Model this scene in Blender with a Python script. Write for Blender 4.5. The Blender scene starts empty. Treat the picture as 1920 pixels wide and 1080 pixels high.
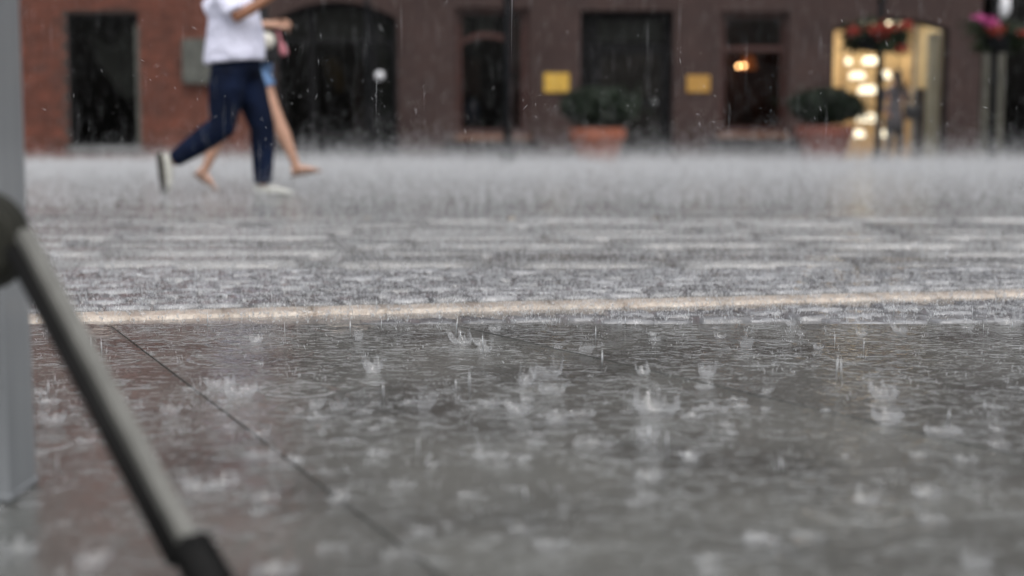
import bpy, bmesh, math, random
import numpy as np
from mathutils import Vector, Matrix

random.seed(7)
rng = np.random.default_rng(11)
S = bpy.context.scene
COL = S.collection
R = math.radians

# ------------------------------------------------------------------ camera
F_PX = 1920 * 50.0 / 36.0           # focal length in pixels of the 1920 px wide photograph
CAM_H = 0.40
PITCH = math.atan(277.0 / F_PX)
cd = bpy.data.cameras.new('camera')
cam = bpy.data.objects.new('camera', cd)
COL.objects.link(cam)
cam.location = (0, 0, CAM_H)
cam.rotation_euler = (R(90) - PITCH, 0, 0)
cd.lens = 50
cd.sensor_width = 36
cd.clip_start = 0.05
cd.clip_end = 1500
cd.dof.use_dof = True
cd.dof.focus_distance = 2.88
cd.dof.aperture_fstop = 2.25
S.camera = cam

# ------------------------------------------------------------------ sky and sun (heavy overcast)
w = bpy.data.worlds.new('World')
S.world = w
w.use_nodes = True
nt = w.node_tree
bg = nt.nodes['Background']
sky = nt.nodes.new('ShaderNodeTexSky')
sky.sky_type = 'NISHITA'
sky.sun_disc = False
sky.sun_elevation = R(58)
sky.sun_rotation = R(150)
sky.air_density = 1.0
sky.dust_density = 6.0
sky.ozone_density = 1.0
hs = nt.nodes.new('ShaderNodeHueSaturation')
hs.inputs['Saturation'].default_value = 0.24
nt.links.new(sky.outputs[0], hs.inputs['Color'])
nt.links.new(hs.outputs[0], bg.inputs['Color'])
bg.inputs['Strength'].default_value = 0.12

sd = bpy.data.lights.new('sun', 'SUN')
sd.energy = 0.8
sd.angle = R(40)
sd.color = (1.0, 0.98, 0.95)
sun = bpy.data.objects.new('sun', sd)
COL.objects.link(sun)
sun.rotation_euler = (R(32), 0, R(-30))

S.view_settings.view_transform = 'Standard'
S.view_settings.look = 'None'
S.view_settings.exposure = 0.4
S.view_settings.gamma = 1.0
S.cycles.max_bounces = 4
S.cycles.transparent_max_bounces = 24
S.cycles.use_denoising = True
S.cycles.sample_clamp_indirect = 4.0


# ------------------------------------------------------------------ pixel -> place helpers
def ray(u, v):
    a, b = (u - 960.0) / F_PX, (540.0 - v) / F_PX
    sp, cp = math.sin(PITCH), math.cos(PITCH)
    return Vector((a, b * sp + cp, b * cp - sp))


def at(u, v, y):
    d = ray(u, v)
    t = y / d.y
    return Vector((d.x * t, y, CAM_H + d.z * t))


# ------------------------------------------------------------------ materials
def mat(name, base=(0.5, 0.5, 0.5), rough=0.6, metal=0.0, var=0.0, vscale=8.0, bump=0.0, bscale=40.0,
        base2=None, spec=0.5, coat=0.0, trans=0.0, emit=None, estr=0.0, streak=False):
    m = bpy.data.materials.new(name)
    m.use_nodes = True
    t = m.node_tree
    p = t.nodes['Principled BSDF']
    p.inputs['Base Color'].default_value = (*base, 1)
    p.inputs['Roughness'].default_value = rough
    p.inputs['Metallic'].default_value = metal
    p.inputs['Specular IOR Level'].default_value = spec
    p.inputs['Coat Weight'].default_value = coat
    p.inputs['Coat Roughness'].default_value = 0.08
    p.inputs['Transmission Weight'].default_value = trans
    if emit:
        p.inputs['Emission Color'].default_value = (*emit, 1)
        p.inputs['Emission Strength'].default_value = estr
    geo = t.nodes.new('ShaderNodeNewGeometry')
    vec = geo.outputs['Position']
    if streak:
        mp = t.nodes.new('ShaderNodeMapping')
        mp.inputs['Scale'].default_value = (6, 6, 0.5)
        t.links.new(vec, mp.inputs['Vector'])
        vec = mp.outputs[0]
    if var > 0 or base2:
        n = t.nodes.new('ShaderNodeTexNoise')
        n.inputs['Scale'].default_value = vscale
        n.inputs['Detail'].default_value = 5
        t.links.new(vec, n.inputs['Vector'])
        r = t.nodes.new('ShaderNodeValToRGB')
        b2 = base2 or tuple(c * (1 - var) for c in base)
        b1 = base if base2 else tuple(min(1, c * (1 + var)) for c in base)
        r.color_ramp.elements[0].color = (*b2, 1)
        r.color_ramp.elements[0].position = 0.32
        r.color_ramp.elements[1].color = (*b1, 1)
        r.color_ramp.elements[1].position = 0.68
        t.links.new(n.outputs['Fac'], r.inputs['Fac'])
        t.links.new(r.outputs[0], p.inputs['Base Color'])
    if bump > 0:
        n2 = t.nodes.new('ShaderNodeTexNoise')
        n2.inputs['Scale'].default_value = bscale
        n2.inputs['Detail'].default_value = 4
        t.links.new(geo.outputs['Position'], n2.inputs['Vector'])
        b = t.nodes.new('ShaderNodeBump')
        b.inputs['Distance'].default_value = bump
        t.links.new(n2.outputs['Fac'], b.inputs['Height'])
        t.links.new(b.outputs[0], p.inputs['Normal'])
    return m


def per_object_tint(m, amount=0.2):
    """slight brightness difference from piece to piece"""
    t = m.node_tree
    p = t.nodes['Principled BSDF']
    oi = t.nodes.new('ShaderNodeObjectInfo')
    mr = t.nodes.new('ShaderNodeMapRange')
    mr.inputs['To Min'].default_value = 1 - amount
    mr.inputs['To Max'].default_value = 1 + amount
    t.links.new(oi.outputs['Random'], mr.inputs['Value'])
    hv = t.nodes.new('ShaderNodeHueSaturation')
    t.links.new(mr.outputs[0], hv.inputs['Value'])
    if p.inputs['Base Color'].is_linked:
        src = p.inputs['Base Color'].links[0].from_socket
        t.links.new(src, hv.inputs['Color'])
    else:
        hv.inputs['Color'].default_value = p.inputs['Base Color'].default_value
    t.links.new(hv.outputs[0], p.inputs['Base Color'])
    return m


def ripple_group():
    """height (metres) of the water film: rings around rain impacts plus fine wind chop"""
    g = bpy.data.node_groups.new('rain_ripples', 'ShaderNodeTree')
    g.interface.new_socket('Height', in_out='OUTPUT', socket_type='NodeSocketFloat')
    out = g.nodes.new('NodeGroupOutput')
    geo = g.nodes.new('ShaderNodeNewGeometry')

    def M(op, a, b=None, clamp=False):
        n = g.nodes.new('ShaderNodeMath')
        n.operation = op
        n.use_clamp = clamp
        for i, x in enumerate((a, b)):
            if x is None:
                continue
            if isinstance(x, (int, float)):
                n.inputs[i].default_value = x
            else:
                g.links.new(x, n.inputs[i])
        return n.outputs[0]

    total = None
    for k, (scale, freq, amp, off) in enumerate(((4.2, 36.0, 0.0030, 0.0), (7.0, 32.0, 0.0020, 3.7), (12.0, 28.0, 0.0012, 9.1), (21.0, 26.0, 0.0007, 5.3))):
        mp = g.nodes.new('ShaderNodeMapping')
        mp.inputs['Location'].default_value = (off, off * 1.7, 0)
        g.links.new(geo.outputs['Position'], mp.inputs['Vector'])
        v = g.nodes.new('ShaderNodeTexVoronoi')
        v.voronoi_dimensions = '2D'
        v.inputs['Scale'].default_value = scale
        v.inputs['Randomness'].default_value = 1.0
        g.links.new(mp.outputs[0], v.inputs['Vector'])
        sep = g.nodes.new('ShaderNodeSeparateColor')
        g.links.new(v.outputs['Color'], sep.inputs[0])
        rnd, rnd2 = sep.outputs[0], sep.outputs[1]
        d = v.outputs['Distance']
        rad = M('MULTIPLY', rnd, 0.42)                     # how far this ring has travelled
        band = M('SUBTRACT', d, rad)
        env = M('SUBTRACT', 1.0, M('MULTIPLY', M('ABSOLUTE', band), 7.0), clamp=True)
        live = M('SUBTRACT', 1.0, M('MULTIPLY', rnd, 0.8))
        on = M('GREATER_THAN', rnd2, 0.35)
        wv = M('SINE', M('MULTIPLY', band, freq))
        h = M('MULTIPLY', M('MULTIPLY', M('MULTIPLY', wv, M('MULTIPLY', env, env)), live), on)
        h = M('MULTIPLY', h, amp)
        total = h if total is None else M('ADD', total, h)
    n = g.nodes.new('ShaderNodeTexNoise')
    n.inputs['Scale'].default_value = 60
    n.inputs['Detail'].default_value = 3
    g.links.new(geo.outputs['Position'], n.inputs['Vector'])
    total = M('ADD', total, M('MULTIPLY', n.outputs['Fac'], 0.0012))
    n3 = g.nodes.new('ShaderNodeTexNoise')
    n3.inputs['Scale'].default_value = 7
    n3.inputs['Detail'].default_value = 2
    g.links.new(geo.outputs['Position'], n3.inputs['Vector'])
    total = M('ADD', total, M('MULTIPLY', n3.outputs['Fac'], 0.0018))
    nm = g.nodes.new('ShaderNodeTexNoise')
    nm.inputs['Scale'].default_value = 3.4
    nm.inputs['Detail'].default_value = 3
    g.links.new(geo.outputs['Position'], nm.inputs['Vector'])
    mm = g.nodes.new('ShaderNodeMapRange')
    mm.inputs['From Min'].default_value = 0.38
    mm.inputs['From Max'].default_value = 0.60
    mm.inputs['To Min'].default_value = 0.12
    mm.inputs['To Max'].default_value = 1.35
    g.links.new(nm.outputs['Fac'], mm.inputs['Value'])
    for k, (sc_, lo, hi, amp) in enumerate(((24, 0.58, 0.68, 0.0026), (52, 0.56, 0.69, 0.0024))):
        n4 = g.nodes.new('ShaderNodeTexNoise')
        n4.inputs['Scale'].default_value = sc_
        n4.inputs['Detail'].default_value = 2
        mp = g.nodes.new('ShaderNodeMapping')
        mp.inputs['Location'].default_value = (3.1 + k, 7.7, 0)
        mp.inputs['Scale'].default_value = (0.7, 1, 1)
        g.links.new(geo.outputs['Position'], mp.inputs['Vector'])
        g.links.new(mp.outputs[0], n4.inputs['Vector'])
        mr = g.nodes.new('ShaderNodeMapRange')
        mr.interpolation_type = 'SMOOTHSTEP'
        mr.inputs['From Min'].default_value = lo
        mr.inputs['From Max'].default_value = hi
        g.links.new(n4.outputs['Fac'], mr.inputs['Value'])
        total = M('ADD', total, M('MULTIPLY', M('MULTIPLY', mr.outputs[0], amp), mm.outputs[0]))
    g.links.new(total, out.inputs[0])
    return g


RIP = ripple_group()


def wet_stone(name, c1, c2, vscale=30.0, film=1.0, rough=0.06, grain=0.0008, gscale=120.0, coat=1.0, stain=None):
    m = bpy.data.materials.new(name)
    m.use_nodes = True
    t = m.node_tree
    p = t.nodes['Principled BSDF']
    geo = t.nodes.new('ShaderNodeNewGeometry')
    n = t.nodes.new('ShaderNodeTexNoise')
    n.inputs['Scale'].default_value = vscale
    n.inputs['Detail'].default_value = 8
    n.inputs['Roughness'].default_value = 0.7
    t.links.new(geo.outputs['Position'], n.inputs['Vector'])
    r = t.nodes.new('ShaderNodeValToRGB')
    r.color_ramp.elements[0].color = (*c1, 1)
    r.color_ramp.elements[0].position = 0.3
    r.color_ramp.elements[1].color = (*c2, 1)
    r.color_ramp.elements[1].position = 0.7
    t.links.new(n.outputs['Fac'], r.inputs['Fac'])
    col = r.outputs[0]
    if stain:
        n4 = t.nodes.new('ShaderNodeTexNoise')
        n4.inputs['Scale'].default_value = 3.2
        n4.inputs['Detail'].default_value = 6
        t.links.new(geo.outputs['Position'], n4.inputs['Vector'])
        rr = t.nodes.new('ShaderNodeValToRGB')
        rr.color_ramp.elements[0].position = 0.42
        rr.color_ramp.elements[1].position = 0.66
        t.links.new(n4.outputs['Fac'], rr.inputs['Fac'])
        mx = t.nodes.new('ShaderNodeMixRGB')
        mx.inputs['Color2'].default_value = (*stain, 1)
        t.links.new(rr.outputs[0], mx.inputs['Fac'])
        t.links.new(col, mx.inputs['Color1'])
        col = mx.outputs[0]
    t.links.new(col, p.inputs['Base Color'])
    p.inputs['Roughness'].default_value = 0.45
    n2 = t.nodes.new('ShaderNodeTexNoise')
    n2.inputs['Scale'].default_value = gscale
    n2.inputs['Detail'].default_value = 5
    t.links.new(geo.outputs['Position'], n2.inputs['Vector'])
    b = t.nodes.new('ShaderNodeBump')
    b.inputs['Distance'].default_value = grain
    t.links.new(n2.outputs['Fac'], b.inputs['Height'])
    t.links.new(b.outputs[0], p.inputs['Normal'])
    p.inputs['Coat Weight'].default_value = coat
    p.inputs['Coat IOR'].default_value = 1.42
    p.inputs['Coat Roughness'].default_value = rough
    gr = t.nodes.new('ShaderNodeGroup')
    gr.node_tree = RIP
    b2 = t.nodes.new('ShaderNodeBump')
    b2.inputs['Distance'].default_value = film
    t.links.new(gr.outputs[0], b2.inputs['Height'])
    t.links.new(b2.outputs[0], p.inputs['Coat Normal'])
    return m


def brick_mat(name, c1, c2, mortar, bw=0.25, bh=0.075, ms=0.010, bump=0.006):
    m = bpy.data.materials.new(name)
    m.use_nodes = True
    t = m.node_tree
    p = t.nodes['Principled BSDF']
    geo = t.nodes.new('ShaderNodeNewGeometry')
    sp = t.nodes.new('ShaderNodeSeparateXYZ')
    t.links.new(geo.outputs['Position'], sp.inputs[0])
    ad = t.nodes.new('ShaderNodeMath')
    ad.operation = 'ADD'
    t.links.new(sp.outputs[0], ad.inputs[0])
    t.links.new(sp.outputs[1], ad.inputs[1])
    cb = t.nodes.new('ShaderNodeCombineXYZ')
    t.links.new(ad.outputs[0], cb.inputs[0])
    t.links.new(sp.outputs[2], cb.inputs[1])
    br = t.nodes.new('ShaderNodeTexBrick')
    br.inputs['Scale'].default_value = 1.0
    br.inputs['Brick Width'].default_value = bw
    br.inputs['Row Height'].default_value = bh
    br.inputs['Mortar Size'].default_value = ms
    br.inputs['Color1'].default_value = (*c1, 1)
    br.inputs['Color2'].default_value = (*c2, 1)
    br.inputs['Mortar'].default_value = (*mortar, 1)
    t.links.new(cb.outputs[0], br.inputs['Vector'])
    n = t.nodes.new('ShaderNodeTexNoise')
    n.inputs['Scale'].default_value = 1.3
    n.inputs['Detail'].default_value = 6
    t.links.new(geo.outputs['Position'], n.inputs['Vector'])
    mr = t.nodes.new('ShaderNodeMapRange')
    mr.inputs['To Min'].default_value = 0.65
    mr.inputs['To Max'].default_value = 1.35
    t.links.new(n.outputs['Fac'], mr.inputs['Value'])
    hv = t.nodes.new('ShaderNodeHueSaturation')
    t.links.new(br.outputs['Color'], hv.inputs['Color'])
    t.links.new(mr.outputs[0], hv.inputs['Value'])
    t.links.new(hv.outputs[0], p.inputs['Base Color'])
    p.inputs['Roughness'].default_value = 0.7
    p.inputs['Specular IOR Level'].default_value = 0.2
    inv = t.nodes.new('ShaderNodeMath')
    inv.operation = 'SUBTRACT'
    inv.inputs[0].default_value = 1
    t.links.new(br.outputs['Fac'], inv.inputs[1])
    b = t.nodes.new('ShaderNodeBump')
    b.inputs['Distance'].default_value = bump
    t.links.new(inv.outputs[0], b.inputs['Height'])
    t.links.new(b.outputs[0], p.inputs['Normal'])
    return m


def water_mat(name, clear=0.0, col=(0.92, 0.94, 0.97)):
    """white water: spray and thrown drops scatter daylight in all directions"""
    m = bpy.data.materials.new(name)
    m.use_nodes = True
    t = m.node_tree
    t.nodes.remove(t.nodes['Principled BSDF'])
    o = t.nodes['Material Output']
    d = t.nodes.new('ShaderNodeBsdfDiffuse')
    d.inputs['Color'].default_value = (*col, 1)
    tr = t.nodes.new('ShaderNodeBsdfTranslucent')
    tr.inputs['Color'].default_value = (*col, 1)
    gl = t.nodes.new('ShaderNodeBsdfGlossy')
    gl.inputs['Roughness'].default_value = 0.15
    m1 = t.nodes.new('ShaderNodeMixShader')
    m1.inputs[0].default_value = 0.5
    t.links.new(d.outputs[0], m1.inputs[1])
    t.links.new(tr.outputs[0], m1.inputs[2])
    m2 = t.nodes.new('ShaderNodeMixShader')
    m2.inputs[0].default_value = 0.15
    t.links.new(m1.outputs[0], m2.inputs[1])
    t.links.new(gl.outputs[0], m2.inputs[2])
    last = m2
    if clear > 0:
        tp = t.nodes.new('ShaderNodeBsdfTransparent')
        m3 = t.nodes.new('ShaderNodeMixShader')
        m3.inputs[0].default_value = clear
        t.links.new(m2.outputs[0], m3.inputs[1])
        t.links.new(tp.outputs[0], m3.inputs[2])
        last = m3
    t.links.new(last.outputs[0], o.inputs['Surface'])
    return m


def glass_mat(name, tint=(0.55, 0.56, 0.56), clear=0.7):
    m = bpy.data.materials.new(name)
    m.use_nodes = True
    t = m.node_tree
    t.nodes.remove(t.nodes['Principled BSDF'])
    o = t.nodes['Material Output']
    tp = t.nodes.new('ShaderNodeBsdfTransparent')
    tp.inputs['Color'].default_value = (*tint, 1)
    gl = t.nodes.new('ShaderNodeBsdfGlossy')
    gl.inputs['Roughness'].default_value = 0.04
    fr = t.nodes.new('ShaderNodeFresnel')
    fr.inputs['IOR'].default_value = 1.28
    mx = t.nodes.new('ShaderNodeMixShader')
    t.links.new(fr.outputs[0], mx.inputs[0])
    t.links.new(tp.outputs[0], mx.inputs[1])
    t.links.new(gl.outputs[0], mx.inputs[2])
    t.links.new(mx.outputs[0], o.inputs['Surface'])
    return m


MT = {
    'slab': per_object_tint(wet_stone('wet_granite_slab', (0.035, 0.037, 0.034), (0.21, 0.215, 0.20), vscale=150, stain=(0.055, 0.057, 0.052), rough=0.025), 0.12),
    'sett': per_object_tint(wet_stone('wet_basalt_sett', (0.11, 0.112, 0.118), (0.27, 0.275, 0.29), vscale=40, grain=0.004, gscale=45, rough=0.1), 0.4),
    'row': per_object_tint(wet_stone('wet_grey_paver', (0.10, 0.10, 0.103), (0.26, 0.26, 0.26), vscale=14, grain=0.004, gscale=30, rough=0.1), 0.3),
    'band': per_object_tint(wet_stone('wet_pale_stone', (0.32, 0.25, 0.20), (0.66, 0.60, 0.53), vscale=45, grain=0.006, coat=0.5, rough=0.2), 0.12),
    'band2': per_object_tint(wet_stone('wet_buff_stone', (0.16, 0.13, 0.10), (0.34, 0.29, 0.22), vscale=16, grain=0.002), 0.4),
    'ground': wet_stone('wet_ground', (0.09, 0.09, 0.09), (0.22, 0.218, 0.21), vscale=2.2, grain=0.004, gscale=18, rough=0.14),
    'brick': per_object_tint(mat('red_brick', (0.125, 0.038, 0.022), 0.6, var=0.25, vscale=5, bump=0.002, bscale=60), 0.3),
    'mortar': mat('grey_mortar', (0.06, 0.042, 0.036), 0.9, var=0.2, vscale=20),
    'brickup': brick_mat('red_brickwork', (0.28, 0.056, 0.032), (0.20, 0.044, 0.028), (0.11, 0.055, 0.046)),
    'clinker': brick_mat('brown_brickwork', (0.062, 0.038, 0.034), (0.050, 0.032, 0.030), (0.046, 0.034, 0.032), ms=0.008, bump=0.003),
    'plinth': mat('plinth_stone', (0.05, 0.038, 0.036), 0.65, spec=0.2, var=0.3, vscale=2.5, bump=0.004, bscale=20),
    'darkframe': mat('dark_frame', (0.008, 0.008, 0.009), 0.6, spec=0.15),
    'redframe': mat('red_brown_wood', (0.048, 0.015, 0.011), 0.45, var=0.3, vscale=9),
    'interior': mat('dark_interior', (0.016, 0.015, 0.014), 0.9, var=0.4, vscale=2, spec=0.1),
    'greymetal': mat('grey_metal', (0.16, 0.165, 0.165), 0.5, var=0.15, vscale=5),
    'greybox': mat('grey_green_plate', (0.085, 0.088, 0.078), 0.55, var=0.25, vscale=7),
    'sillwood': mat('sill_wood', (0.15, 0.075, 0.045), 0.6, var=0.3, vscale=8),
    'yellow': mat('yellow_enamel', (0.58, 0.36, 0.06), 0.4, var=0.12, vscale=14),
    'yellow2': mat('dull_yellow_enamel', (0.42, 0.23, 0.05), 0.45, var=0.15, vscale=14),
    'plaqueprint': mat('plaque_print', (0.22, 0.13, 0.03), 0.5),
    'iron': mat('black_iron', (0.006, 0.007, 0.009), 0.6, spec=0.2, var=0.3, vscale=10),
    'terracotta': mat('terracotta', (0.30, 0.095, 0.052), 0.7, var=0.2, vscale=5, bump=0.003, bscale=30),
    'terracotta2': mat('dark_terracotta', (0.21, 0.065, 0.045), 0.7, var=0.2, vscale=5, bump=0.003, bscale=30),
    'leaf': mat('evergreen_leaf', (0.011, 0.022, 0.011), 0.5, var=0.5, vscale=6),
    'leaf2': mat('basket_leaf', (0.016, 0.030, 0.010), 0.5, var=0.5, vscale=8),
    'soil': mat('soil', (0.02, 0.014, 0.01), 0.9),
    'redflower': mat('red_petal', (0.30, 0.03, 0.018), 0.6, var=0.3, vscale=12),
    'pinkflower': mat('pink_petal', (0.45, 0.06, 0.24), 0.6, var=0.3, vscale=12),
    'cream': mat('cream_plaster', (0.62, 0.49, 0.33), 0.8, var=0.08, vscale=2),
    'palewall': mat('pale_grey_wall', (0.40, 0.37, 0.30), 0.8, var=0.1, vscale=3),
    'upright': mat('dim_olive_paint', (0.06, 0.058, 0.045), 0.7, var=0.2, vscale=3),
    'curtain': mat('pale_curtain', (0.30, 0.30, 0.27), 0.9, var=0.35, vscale=4, streak=True),
    'warmroom': mat('warm_brown_room', (0.20, 0.085, 0.055), 0.9, var=0.4, vscale=2),
    'bluecloth': mat('blue_glaze', (0.03, 0.04, 0.10), 0.5),
    'shelf': mat('pale_wood', (0.62, 0.48, 0.32), 0.5, var=0.15, vscale=8),
    'shade': mat('lit_white_shade', (0.85, 0.82, 0.74), 0.6, emit=(1.0, 0.92, 0.74), estr=1.5),
    'bulb': mat('warm_bulb', (1, 0.8, 0.5), 0.5, emit=(1.0, 0.50, 0.20), estr=26),
    'orange': mat('orange_shade', (0.30, 0.09, 0.02), 0.6, emit=(1.0, 0.25, 0.05), estr=0.25),
    'ceil': mat('lit_ceiling_panel', (0.9, 0.9, 0.85), 0.6, emit=(1.0, 0.86, 0.62), estr=3.4),
    'globe': mat('pale_globe_glass', (0.75, 0.76, 0.8), 0.15),
    'mustard': mat('mustard_cloth', (0.20, 0.11, 0.015), 0.8, var=0.2),
    'brownwood': mat('brown_wood', (0.07, 0.030, 0.016), 0.6, var=0.3),
    'whitepaint': mat('wet_white_paint', (0.25, 0.265, 0.28), 0.45, var=0.10, vscale=5, streak=True, coat=0.3),
    'alu': mat('dull_grey_metal', (0.17, 0.17, 0.158), 0.55, metal=0.3, var=0.15, vscale=30),
    'rubber': mat('black_rubber_and_leg_shade', (0.006, 0.006, 0.006), 0.7, spec=0.15, var=0.2, vscale=30),
    'hub': mat('dark_olive_casting', (0.022, 0.022, 0.017), 0.6, spec=0.25, var=0.3, vscale=18),
    'skin': mat('tanned_skin', (0.27, 0.115, 0.058), 0.45, var=0.08, vscale=12, coat=0.2),
    'skin2': mat('light_skin', (0.52, 0.30, 0.21), 0.45, var=0.08, vscale=12, coat=0.2),
    'hair': mat('dark_brown_hair', (0.02, 0.012, 0.008), 0.5, var=0.4, vscale=60),
    'hair2': mat('brown_hair', (0.05, 0.026, 0.014), 0.5, var=0.4, vscale=60),
    'eye': mat('eye', (0.02, 0.015, 0.01), 0.15),
    'lip': mat('lip', (0.35, 0.10, 0.08), 0.5),
    'tshirt': mat('white_cotton', (0.76, 0.77, 0.94), 0.85, var=0.08, vscale=7, bump=0.06, bscale=7),
    'jeans': mat('dark_denim', (0.0045, 0.009, 0.026), 0.9, spec=0.15, var=0.6, vscale=6, bump=0.012, bscale=14),
    'shorts': mat('light_denim', (0.13, 0.23, 0.42), 0.85, var=0.25, vscale=8, bump=0.006, bscale=20),
    'canvas': mat('pale_canvas_shoe', (0.50, 0.50, 0.46), 0.8, var=0.15, vscale=20),
    'sole': mat('dark_sole', (0.05, 0.047, 0.038), 0.7),
    'sandal': mat('brown_sandal', (0.14, 0.07, 0.035), 0.6),
    'blacktop': mat('black_knit', (0.015, 0.015, 0.018), 0.85, var=0.3),
    'whitebag': mat('white_leather', (0.62, 0.60, 0.54), 0.5),
    'blackbag': mat('black_leather', (0.010, 0.010, 0.012), 0.45),
    'pink': mat('dusty_pink_fabric', (0.42, 0.16, 0.19), 0.8, var=0.2),
    'greycoat': mat('grey_coat', (0.075, 0.068, 0.075), 0.85, var=0.4, vscale=6),
    'greytrousers': mat('grey_trousers', (0.05, 0.05, 0.055), 0.85, var=0.3, vscale=6),
    'spray': water_mat('white_spray'),
    'crown': water_mat('water_sheet', clear=0.78),
    'drop': water_mat('falling_drop'),
    'glass': glass_mat('window_glass'),
    'shopglass': glass_mat('shop_glass', tint=(0.95, 0.95, 0.93)),
}


# ------------------------------------------------------------------ mesh helpers
def link(name, me, m=None, parent=None, smooth=False, loc=None):
    if m is not None:
        me.materials.append(MT[m])
    if smooth:
        for p in me.polygons:
            p.use_smooth = True
    o = bpy.data.objects.new(name, me)
    COL.objects.link(o)
    if loc is not None:
        o.location = loc
    if parent is not None:
        o.parent = parent
        o.matrix_parent_inverse = Matrix.Translation(-parent.location) if parent.type == 'EMPTY' else Matrix.Identity(4)
    return o


def bm_obj(name, bm, m, parent=None, smooth=False):
    bmesh.ops.recalc_face_normals(bm, faces=bm.faces)
    me = bpy.data.meshes.new(name)
    bm.to_mesh(me)
    bm.free()
    return link(name, me, m, parent, smooth)


def empty(name, loc, label, cat, group=None):
    o = bpy.data.objects.new(name, None)
    COL.objects.link(o)
    o.location = loc
    o.empty_display_size = 0.1
    tag(o, label, cat, group)
    return o


def tag(o, label, cat, group=None):
    o['label'] = label
    o['category'] = cat
    if group:
        o['group'] = group
    return o


def box(bm, x0, x1, y0, y1, z0, z1, bev=0.0):
    r = bmesh.ops.create_cube(bm, size=1)
    for v in r['verts']:
        v.co = Vector(((x0 + x1) / 2 + v.co.x * (x1 - x0), (y0 + y1) / 2 + v.co.y * (y1 - y0), (z0 + z1) / 2 + v.co.z * (z1 - z0)))
    if bev > 0:
        es = list({e for v in r['verts'] for e in v.link_edges})
        bmesh.ops.bevel(bm, geom=es, offset=bev, segments=2, affect='EDGES', profile=0.7)


def box_obj(name, dims, m, parent=None, bev=0.0):
    bm = bmesh.new()
    box(bm, *dims, bev=bev)
    return bm_obj(name, bm, m, parent)


def tube(bm, pts, rad, seg=12, cap=True, flat=None):
    """loft circles (or ellipses: rad items (a, b) with 'flat' the direction of a) along points"""
    pts = [Vector(p) for p in pts]
    n = len(pts)
    rings = []
    prev = None
    for i, p in enumerate(pts):
        d = (pts[min(i + 1, n - 1)] - pts[max(i - 1, 0)]).normalized()
        if flat is not None:
            a = Vector(flat) - d * d.dot(Vector(flat))
        elif prev is not None:
            a = prev - d * d.dot(prev)
        else:
            a = d.cross(Vector((0, 0, 1)))
            if a.length < 1e-3:
                a = d.cross(Vector((0, 1, 0)))
        a.normalize()
        prev = a
        b = d.cross(a)
        r = rad[i] if isinstance(rad, (list, tuple)) else rad
        ra, rb = r if isinstance(r, (list, tuple)) else (r, r)
        rings.append([bm.verts.new(p + a * (ra * math.cos(2 * math.pi * k / seg)) + b * (rb * math.sin(2 * math.pi * k / seg))) for k in range(seg)])
    for i in range(n - 1):
        for k in range(seg):
            bm.faces.new((rings[i][k], rings[i][(k + 1) % seg], rings[i + 1][(k + 1) % seg], rings[i + 1][k]))
    if cap:
        bm.faces.new(rings[0][::-1])
        bm.faces.new(rings[-1])


def ball(bm, c, r, seg=14, scale=(1, 1, 1), rot=None):
    mtx = Matrix.Translation(Vector(c)) @ (rot.to_4x4() if rot else Matrix.Identity(4)) @ Matrix.Diagonal((*scale, 1))
    bmesh.ops.create_uvsphere(bm, u_segments=seg, v_segments=max(6, seg // 2 + 1), radius=r, matrix=mtx)


def lathe(bm, c, prof, seg=32):
    c = Vector(c)
    rings = []
    for r, z in prof:
        rings.append([bm.verts.new(c + Vector((r * math.cos(2 * math.pi * k / seg), r * math.sin(2 * math.pi * k / seg), z))) for k in range(seg)])
    for i in range(len(rings) - 1):
        for k in range(seg):
            bm.faces.new((rings[i][k], rings[i][(k + 1) % seg], rings[i + 1][(k + 1) % seg], rings[i + 1][k]))
    bm.faces.new(rings[0][::-1])
    bm.faces.new(rings[-1])


def np_mesh(name, verts, faces, m, parent=None):
    """verts (N,3), faces (M,3) or (M,4)"""
    k = faces.shape[1]
    me = bpy.data.meshes.new(name)
    me.vertices.add(len(verts))
    me.vertices.foreach_set('co', verts.astype(np.float32).ravel())
    me.loops.add(faces.size)
    me.loops.foreach_set('vertex_index', faces.astype(np.int32).ravel())
    me.polygons.add(len(faces))
    me.polygons.foreach_set('loop_start', np.arange(0, faces.size, k, dtype=np.int32))
    me.update(calc_edges=True)
    return link(name, me, m, parent)


def spindles(P, D, L, r):
    """slender drops: tip, ring of three, tip"""
    n = len(P)
    D = D / np.linalg.norm(D, axis=1, keepdims=True)
    a = np.cross(D, np.array([0.31, 0.77, 0.55]))
    a /= np.linalg.norm(a, axis=1, keepdims=True)
    b = np.cross(D, a)
    L = np.broadcast_to(L, (n,))[:, None]
    r = np.broadcast_to(r, (n,))[:, None]
    V = np.empty((n, 5, 3))
    V[:, 0] = P - D * L / 2
    for k in range(3):
        t = 2 * math.pi * k / 3
        V[:, 1 + k] = P + D * L * 0.1 + (a * math.cos(t) + b * math.sin(t)) * r
    V[:, 4] = P + D * L / 2
    f = np.array([[0, 2, 1], [0, 3, 2], [0, 1, 3], [4, 1, 2], [4, 2, 3], [4, 3, 1]])
    Fc = (np.arange(n) * 5)[:, None, None] + f[None]
    return V.reshape(-1, 3), Fc.reshape(-1, 3)


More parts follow.
